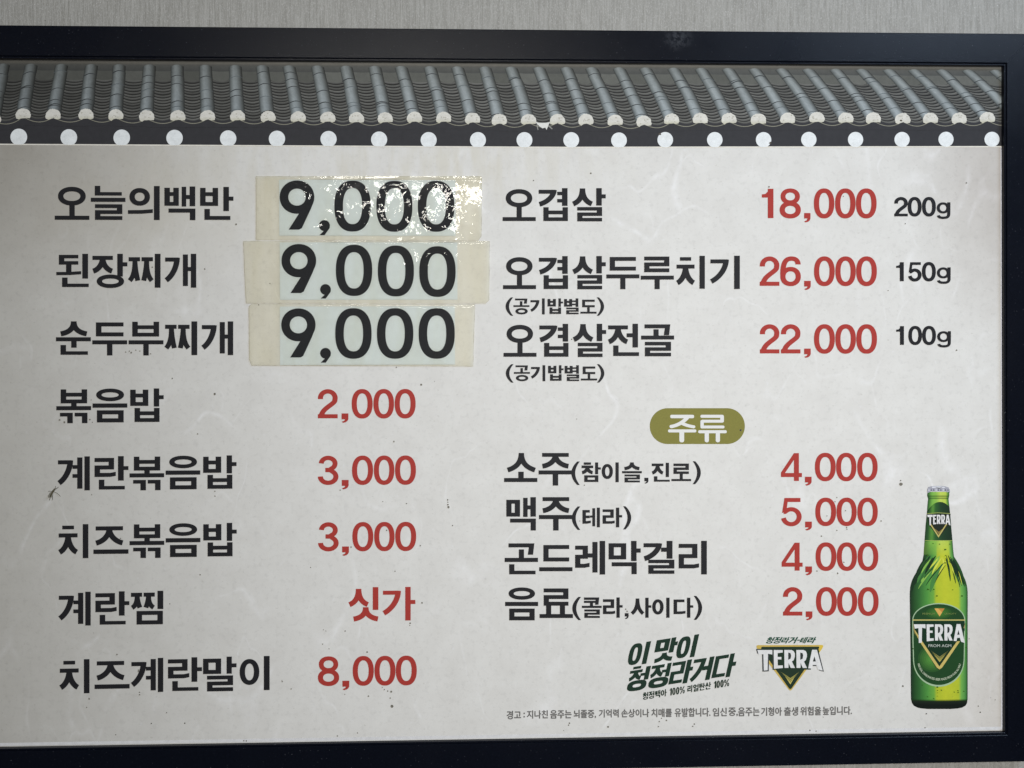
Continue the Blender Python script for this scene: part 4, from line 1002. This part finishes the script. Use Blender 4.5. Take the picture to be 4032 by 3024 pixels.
# ------------------------------------------------------------------ pasted price labels under yellowed tape
def mat_tape(seed, amp, cx, cy, rx, ry, edge):
    m, nt, b = new_mat('yellowed_clear_tape'); nt.nodes.remove(b)
    out = nt.nodes['Material Output']; v = coords(nt, (1, 1, 1))
    tr = N(nt, 'ShaderNodeBsdfTransparent'); gl = N(nt, 'ShaderNodeBsdfGlossy'); di = N(nt, 'ShaderNodeBsdfDiffuse')
    st = noise(nt, coords(nt, (1, 1, .18)), 55, 3)
    tint = mix(nt, ramp(nt, st, [(.40, 0.0), (.65, 1.0)]), (.972, .970, .920), (.945, .938, .868)); L(nt, tint, tr.inputs['Color'])
    di.inputs['Color'].default_value = (.40, .43, .50, 1)
    gl.inputs['Roughness'].default_value = .05
    mp = N(nt, 'ShaderNodeMapping'); mp.inputs['Location'].default_value = (seed, 0, 0); L(nt, v, mp.inputs['Vector'])
    # crumpled film: small facets of irregular shape, each tilted its own way, in patches
    wv = N(nt, 'ShaderNodeTexNoise'); wv.inputs['Scale'].default_value = 95; wv.inputs['Detail'].default_value = 3; L(nt, mp.outputs[0], wv.inputs['Vector'])
    def vm(op, a, b):
        n = N(nt, 'ShaderNodeVectorMath'); n.operation = op
        for k, q in enumerate((a, b)):
            if q is None: continue
            if isinstance(q, tuple): n.inputs[k].default_value = q
            elif isinstance(q, float): n.inputs['Scale'].default_value = q
            elif op == 'SCALE' and k == 1: L(nt, q, n.inputs['Scale'])
            else: L(nt, q, n.inputs[k])
        return n.outputs[0]
    wc = vm('ADD', mp.outputs[0], vm('SCALE', vm('SUBTRACT', wv.outputs['Color'], (.5, .5, .5)), .022))
    tilt = None
    for sc_, k_t in ((300, .60), (130, .55)):
        vo = N(nt, 'ShaderNodeTexVoronoi'); vo.inputs['Scale'].default_value = sc_; L(nt, wc, vo.inputs['Vector'])
        q = vm('SCALE', vm('SUBTRACT', vo.outputs['Color'], (.5, .5, .5)), k_t); tilt = q if tilt is None else vm('ADD', tilt, q)
    mask = ramp(nt, noise(nt, mp.outputs[0], 34, 4, .6), [(.43, 0.02), (.53, 1.0)])
    rgn = math_(nt, 'MULTIPLY', blob(nt, cx, cy, rx, ry), 2.2, True)
    k_a = math_(nt, 'MULTIPLY', math_(nt, 'MULTIPLY', mask, rgn), .17*amp)
    soft_ = noise(nt, coords(nt, (1, 1, .5)), 24, 2)
    bp = N(nt, 'ShaderNodeBump'); bp.inputs['Strength'].default_value = 1.0; bp.inputs['Distance'].default_value = .0002; L(nt, soft_, bp.inputs['Height'])
    nrm_ = vm('NORMALIZE', vm('ADD', bp.outputs[0], vm('SCALE', tilt, k_a)), None)
    L(nt, nrm_, gl.inputs['Normal'])
    m1 = N(nt, 'ShaderNodeMixShader'); m1.inputs[0].default_value = .022; L(nt, tr.outputs[0], m1.inputs[1]); L(nt, di.outputs[0], m1.inputs[2])
    fr = N(nt, 'ShaderNodeFresnel'); fr.inputs['IOR'].default_value = 1.48; L(nt, bp.outputs[0], fr.inputs['Normal'])
    m2 = N(nt, 'ShaderNodeMixShader'); L(nt, fr.outputs[0], m2.inputs[0]); L(nt, m1.outputs[0], m2.inputs[1]); L(nt, gl.outputs[0], m2.inputs[2])
    L(nt, m2.outputs[0], out.inputs['Surface']); return m
q_ = 2.0733
def BX(x, y): return (930+x/q_, 660+y/q_)
rows9 = [
 dict(pap=(352,100,1792,558), dig=[(357,640),(677,767),(803,1100),(1145,1440),(1483,1782)], yy=[(107,508),(430,553),(113,519),(115,521),(115,521)],
      tape=[(163,72),(1990,72),(2005,78),(2002,560),(1975,597),(640,595),(163,590)], lab='uppermost taped price label, its tape crumpled and glaring', amp=1.0, c=(1700,800,.20,.10)),
 dict(pap=(357,612,1807,1078), dig=[(372,655),(687,775),(815,1112),(1157,1452),(1495,1792)], yy=[(625,1025),(952,1070),(636,1044),(642,1048),(648,1052)],
      tape=[(60,600),(2068,602),(2065,1080),(2035,1112),(700,1108),(82,1108),(70,860)], lab='middle taped price label with the widest strip of tape', amp=.8, c=(1740,985,.16,.034)),
 dict(pap=(358,1135,1787,1607), dig=[(370,650),(687,775),(810,1107),(1150,1447),(1490,1785)], yy=[(1150,1550),(1472,1593),(1153,1556),(1153,1556),(1153,1556)],
      tape=[(128,1112),(1950,1118),(1940,1400),(1935,1622),(800,1618),(128,1615),(108,1572),(105,1135)], lab='lowest taped price label, clear of glare', amp=.6, c=(1560,1222,.16,.016)),
]
for i, d in enumerate(rows9):
    x0, y0, x1, y1 = d['pap']; c = P(*BX((x0+x1)/2, y1)); th = empty('price_label', (c.x, -.0006, c.z))
    tag(th, d['lab'], 'price label', 'price labels taped over the printed prices')
    a, b = P(*BX(x0, y0)), P(*BX(x1, y1))
    link('paper', box_mesh('paper', a.x, b.x, -.0011, -.0004-.0005, b.z, a.z), M_STICK, th)
    pr = price(th, '9,000', [(930+s/q_, 930+e/q_) for s, e in d['dig']], 0, 0, name='numerals', mat=M_NUM, depth=.0013, fu=True, ys=[(660+s/q_, 660+e/q_) for s, e in d['yy']])
    # tape: draped sheet, raised over the label, wrinkled along its upper edge
    T0 = [Vector((BX(*q)[0], BX(*q)[1], 0)) for q in d['tape']]
    xa, xb = min(q[0] for q in d['tape']), max(q[0] for q in d['tape']); ya, yb = min(q[1] for q in d['tape']), max(q[1] for q in d['tape'])
    bm = bmesh.new(); nx, nz = 170, 130; g = []
    rt = random.Random(i+20); ph = [rt.uniform(0, 6) for _ in range(6)]
    for r in range(nz+1):
        row = []
        for k in range(nx+1):
            x = xa+(xb-xa)*k/nx; y = ya+(yb-ya)*r/nz
            dx = x-x0; dy = min(y-y0, y1-y); inn = max(0, min(1, min(dx*.35, dy)/16+.5)); inn = inn*inn*(3-2*inn)
            h = .0012+.0004*i*0+inn*.0006
            # ridge where the tape bridges the step at the label's top edge
            ww = 18+8*math.sin(x*.006+ph[0]); yc = y0+8+6*math.sin(x*.0045+ph[1])+4*math.sin(x*.017+ph[2])
            if x0+120 < x < x1+20: h += .0007*math.exp(-((y-yc)/ww*1.7)**2)*(.6+.4*math.sin(x*.021+ph[3]))*min(1, (x-x0-120)/400)
            if x > x1+5: h += .0002*math.sin(y*.02+ph[4])*min(1, (x-x1-5)/90)
            q = P(*BX(x, y)); row.append(bm.verts.new((q.x, -h, q.z)))
        g.append(row)
    for r in range(nz):
        for k in range(nx): bm.faces.new((g[r][k], g[r][k+1], g[r+1][k+1], g[r+1][k]))
    # trim to the torn outline
    poly_ = [P(*BX(*q)) for q in d['tape']]; n_ = len(poly_)
    for k in range(n_):
        A, B = poly_[k], poly_[(k+1) % n_]; dr = B-A; nrm = Vector((-dr.z, 0, dr.x)).normalized()
        cc = sum((q for q in poly_), Vector())/n_
        if (cc-A).dot(nrm) > 0: nrm = -nrm
        bmesh.ops.bisect_plane(bm, geom=bm.verts[:]+bm.edges[:]+bm.faces[:], plane_co=A, plane_no=nrm, clear_outer=True)
    me = bpy.data.meshes.new('tape'); bm.to_mesh(me); bm.free()
    ge = Print(.00066); ge.T = lambda x, y: BX(x, y); tp = d['tape']; cxm = sum(q[0] for q in tp)/len(tp); cym = sum(q[1] for q in tp)/len(tp); rg = random.Random(i+70)
    for A_1, B_1 in zip(tp, tp[1:]+tp[:1]):
        dx, dy = B_1[0]-A_1[0], B_1[1]-A_1[1]; ln = math.hypot(dx, dy); nx_, ny_ = -dy/ln, dx/ln
        if (cxm-A_1[0])*nx_+(cym-A_1[1])*ny_ > 0: nx_, ny_ = -nx_, -ny_
        m_ = max(2, int(ln/24)); O = []; I = []
        for q in range(m_+1):
            t = q/m_; wd = rg.uniform(-1.5, 2.2); O.append((A_1[0]+dx*t+nx_*wd, A_1[1]+dy*t+ny_*wd)); I.append((A_1[0]+dx*t-nx_*2.0, A_1[1]+dy*t-ny_*2.0))
        ge.band(O, I)
    ge.build('grime_edge', M_GRIME, th)
    for q in me.polygons: q.use_smooth = True
    for q in me.polygons:
        if q.normal.y > 0: q.flip()
    link('tape', me, mat_tape(i*3.7, d['amp'], *d['c'], 0), th)

# ------------------------------------------------------------------ fly specks and the insect
sp = Print(.00062); rs = random.Random(2)
A1 = lambda l, ox, oy, s: [(ox+x/s, oy+y/s, r) for x, y, r in l]
specks = A1([(1556,505,4.5),(872,855,3),(655,1548,3),(685,1540,2.5),(700,1552,3.5),(738,1532,2.5),(770,1540,2.5),(858,1562,3),(1300,870,3),(1832,988,2.5),(1740,1163,2.5)], 180, 640, 2.074)
specks += A1([(1535,257,5),(1150,115,3),(128,492,4),(172,512,4),(403,488,3.5),(415,310,2.5),(425,512,2.5),(1380,618,3),(1537,1138,2.8),(1537,1182,2.8),(420,1170,2.5),(680,1565,2.5)], 180, 1440, 2.304)
specks += A1([(1160,515,2.5),(1443,243,3),(667,987,3.5),(868,1133,3),(866,1145,3),(878,1340,3),(878,1362,3),(408,1400,3.8),(988,1630,2.8),(1300,1628,3),(385,1480,2.5),(1130,1530,2.5)], 180, 2160, 2.370)
specks += A1([(1288,172,5),(1062,15,3),(1040,688,3.5),(1528,1217,3.5),(1530,1238,3),(1530,1260,3.8),(1535,1282,5.5),(1155,1250,3),(553,1128,3),(1572,1450,3),(975,1493,3),(1280,1632,3.2),(652,1645,3.5),(940,1232,2)], 1100, 1440, 2.305)
specks += A1([(1332,505,3.4),(1222,695,3.4),(1218,716,2.5),(615,768,3),(412,757,2.2),(435,768,2.2),(405,890,2.8),(820,964,4),(465,934,2.2),(28,1240,3),(112,1308,3),(832,1375,4),(612,1358,2.5),(980,1314,2.8),(1012,1328,2.8),(1045,1333,4),(962,1293,2.5),(1035,1393,3),(1052,1470,6.5),(1080,210,2.5),(293,175,2.5),(25,1228,2)], 1100, 2160, 2.370)
specks += A1([(745,5,4),(600,1265,3),(310,60,3)], 1940, 680, 1.929)+A1([(245,108,4),(1745,78,3),(810,180,2.4),(1280,388,2.6),(1670,1348,3),(1150,895,2.2)], 2900, 680, 1.929)
specks += A1([(665,645,3),(985,940,2.5),(632,905,2.2),(1800,247,4),(965,1545,3),(975,1560,3.4),(985,1590,2.4),(610,165,2)], 1940, 1560, 1.843)
specks += A1([(1190,612,3.2),(1192,638,7),(727,735,2.8),(714,765,2.6),(790,830,2.6),(655,868,2.6),(1048,905,3),(798,952,3.2),(800,965,2.6),(727,973,3),(615,1015,3.2),(583,1268,3.2),(733,1285,3.4),(778,1205,2.6),(28,245,4)], 2900, 1560, 1.843)
specks += A1([(180,1195,3.2),(487,1558,2.8),(1165,1458,2.6),(1190,1540,2.6),(1045,577,2)], 3500, 2340, 3.3175)
specks += A1([(862,285,3.2),(852,308,2.6),(1310,328,4.6),(1930,228,2.8),(1905,266,3),(1988,253,3.2),(1893,325,3),(770,212,3),(795,370,2)], 1950, 2750, 2.949)
specks += A1([(128,222,2.4),(247,295,3),(228,322,3),(1588,368,3.4),(1660,378,2.5),(1742,215,2)], 2650, 2750, 2.949)
specks += A1([(1932,434,3.2),(1952,435,2.8),(1465,295,2.4),(1200,297,2.2),(918,387,2.4)], 0, 2700, 2.011)+A1([(460,396,2.8),(620,372,2.2)], 1100, 2700, 2.011)+A1([(1438,220,2.6),(1427,331,3),(1865,208,2.4),(1982,110,2.2),(1252,3,3)], 2932, 2700, 2.011)
for _ in range(10): specks.append((rs.uniform(40, 3920), rs.uniform(620, 2860), rs.uniform(.8, 1.7)))
for x, y, r in specks:
    # under the tape nothing sits on top of the label
    r *= .88; sp.disc(x, y, r*rs.uniform(.85, 1.1), r*rs.uniform(.8, 1.15), 11, 2, None, .10); sp.k = min(sp.k, 6)
spo = tag(sp.build('fly_specks', M_DIRT, sign), kind='stuff'); spo['label'] = 'tiny dark fly specks scattered over the poster'

ic = P(210, 1938); ins = empty('mosquito', (ic.x, -.001, ic.z))
tag(ins, 'small dead mosquito stuck to the poster at the start of the egg fried rice line', 'insect')
def m_plain(name, c, rough=.5):
    m, nt, b = new_mat(name)
    n = noise(nt, coords(nt), 1500, 2); L(nt, mix(nt, n, tuple(x*.7 for x in c), c), b.inputs['Base Color']); b.inputs['Roughness'].default_value = rough; return m
MI = m_plain('insect_body', (.085, .068, .030)); MW = m_plain('insect_wing', (.26, .25, .21))
def tube(name, pts, rad, mat, parent):
    bm = bmesh.new(); rings = []
    for i, q in enumerate(pts):
        a = pts[max(0, i-1)]; b = pts[min(len(pts)-1, i+1)]; d = (b-a).normalized(); s1 = d.cross(Vector((0, 1, 0))).normalized(); s2 = d.cross(s1)
        rings.append([bm.verts.new(q+(s1*math.cos(t)+s2*math.sin(t))*rad[i]) for t in [k*math.pi/4 for k in range(8)]])
    for A, B in zip(rings, rings[1:]):
        for k in range(8): bm.faces.new((A[k], A[(k+1) % 8], B[(k+1) % 8], B[k]))
    bm.faces.new(rings[0]); bm.faces.new(rings[-1])
    bmesh.ops.recalc_face_normals(bm, faces=bm.faces)
    me = bpy.data.meshes.new(name); bm.to_mesh(me); bm.free()
    for q in me.polygons: q.use_smooth = True
    return link(name, me, mat, parent)
def IV(x, y, h=.0012): v = P(180+x/2.304, 1440+y/2.304); return Vector((v.x, -h, v.z))
tube('abdomen', [IV(x, y) for x, y in ((44,1192),(50,1182),(56,1168),(63,1155),(70,1142))], [.0002, .0007, .0009, .0009, .0007], MI, ins)
tube('thorax', [IV(x, y) for x, y in ((66,1150),(70,1140),(76,1130),(80,1122))], [.0005, .0011, .0010, .0004], MI, ins)
tube('head', [IV(x, y) for x, y in ((79,1124),(82,1118),(85,1113))], [.0004, .0006, .0003], MI, ins)
for a in [((72,1140),(100,1120),(92,1090)),((76,1132),(104,1112),(122,1098)),((72,1142),(108,1150),(138,1185)),((66,1148),(40,1130),(28,1140)),((62,1156),(70,1190),(62,1222)),((58,1160),(44,1190),(38,1222))]:
    tube('leg', [IV(*q, h=.0010) for q in bez(a[0], a[1], a[2], 6)], [.00024]*6+[.00016], MI, ins)
for a in [[(66,1140),(46,1150),(26,1180),(30,1196),(48,1190),(62,1165)], [(70,1142),(62,1160),(52,1190),(60,1196),(70,1175)]]:
    q = Print(.0016); q.T = lambda x, y: (180+x/2.304, 1440+y/2.304); q.poly(a); q.build('wing', MW, ins)
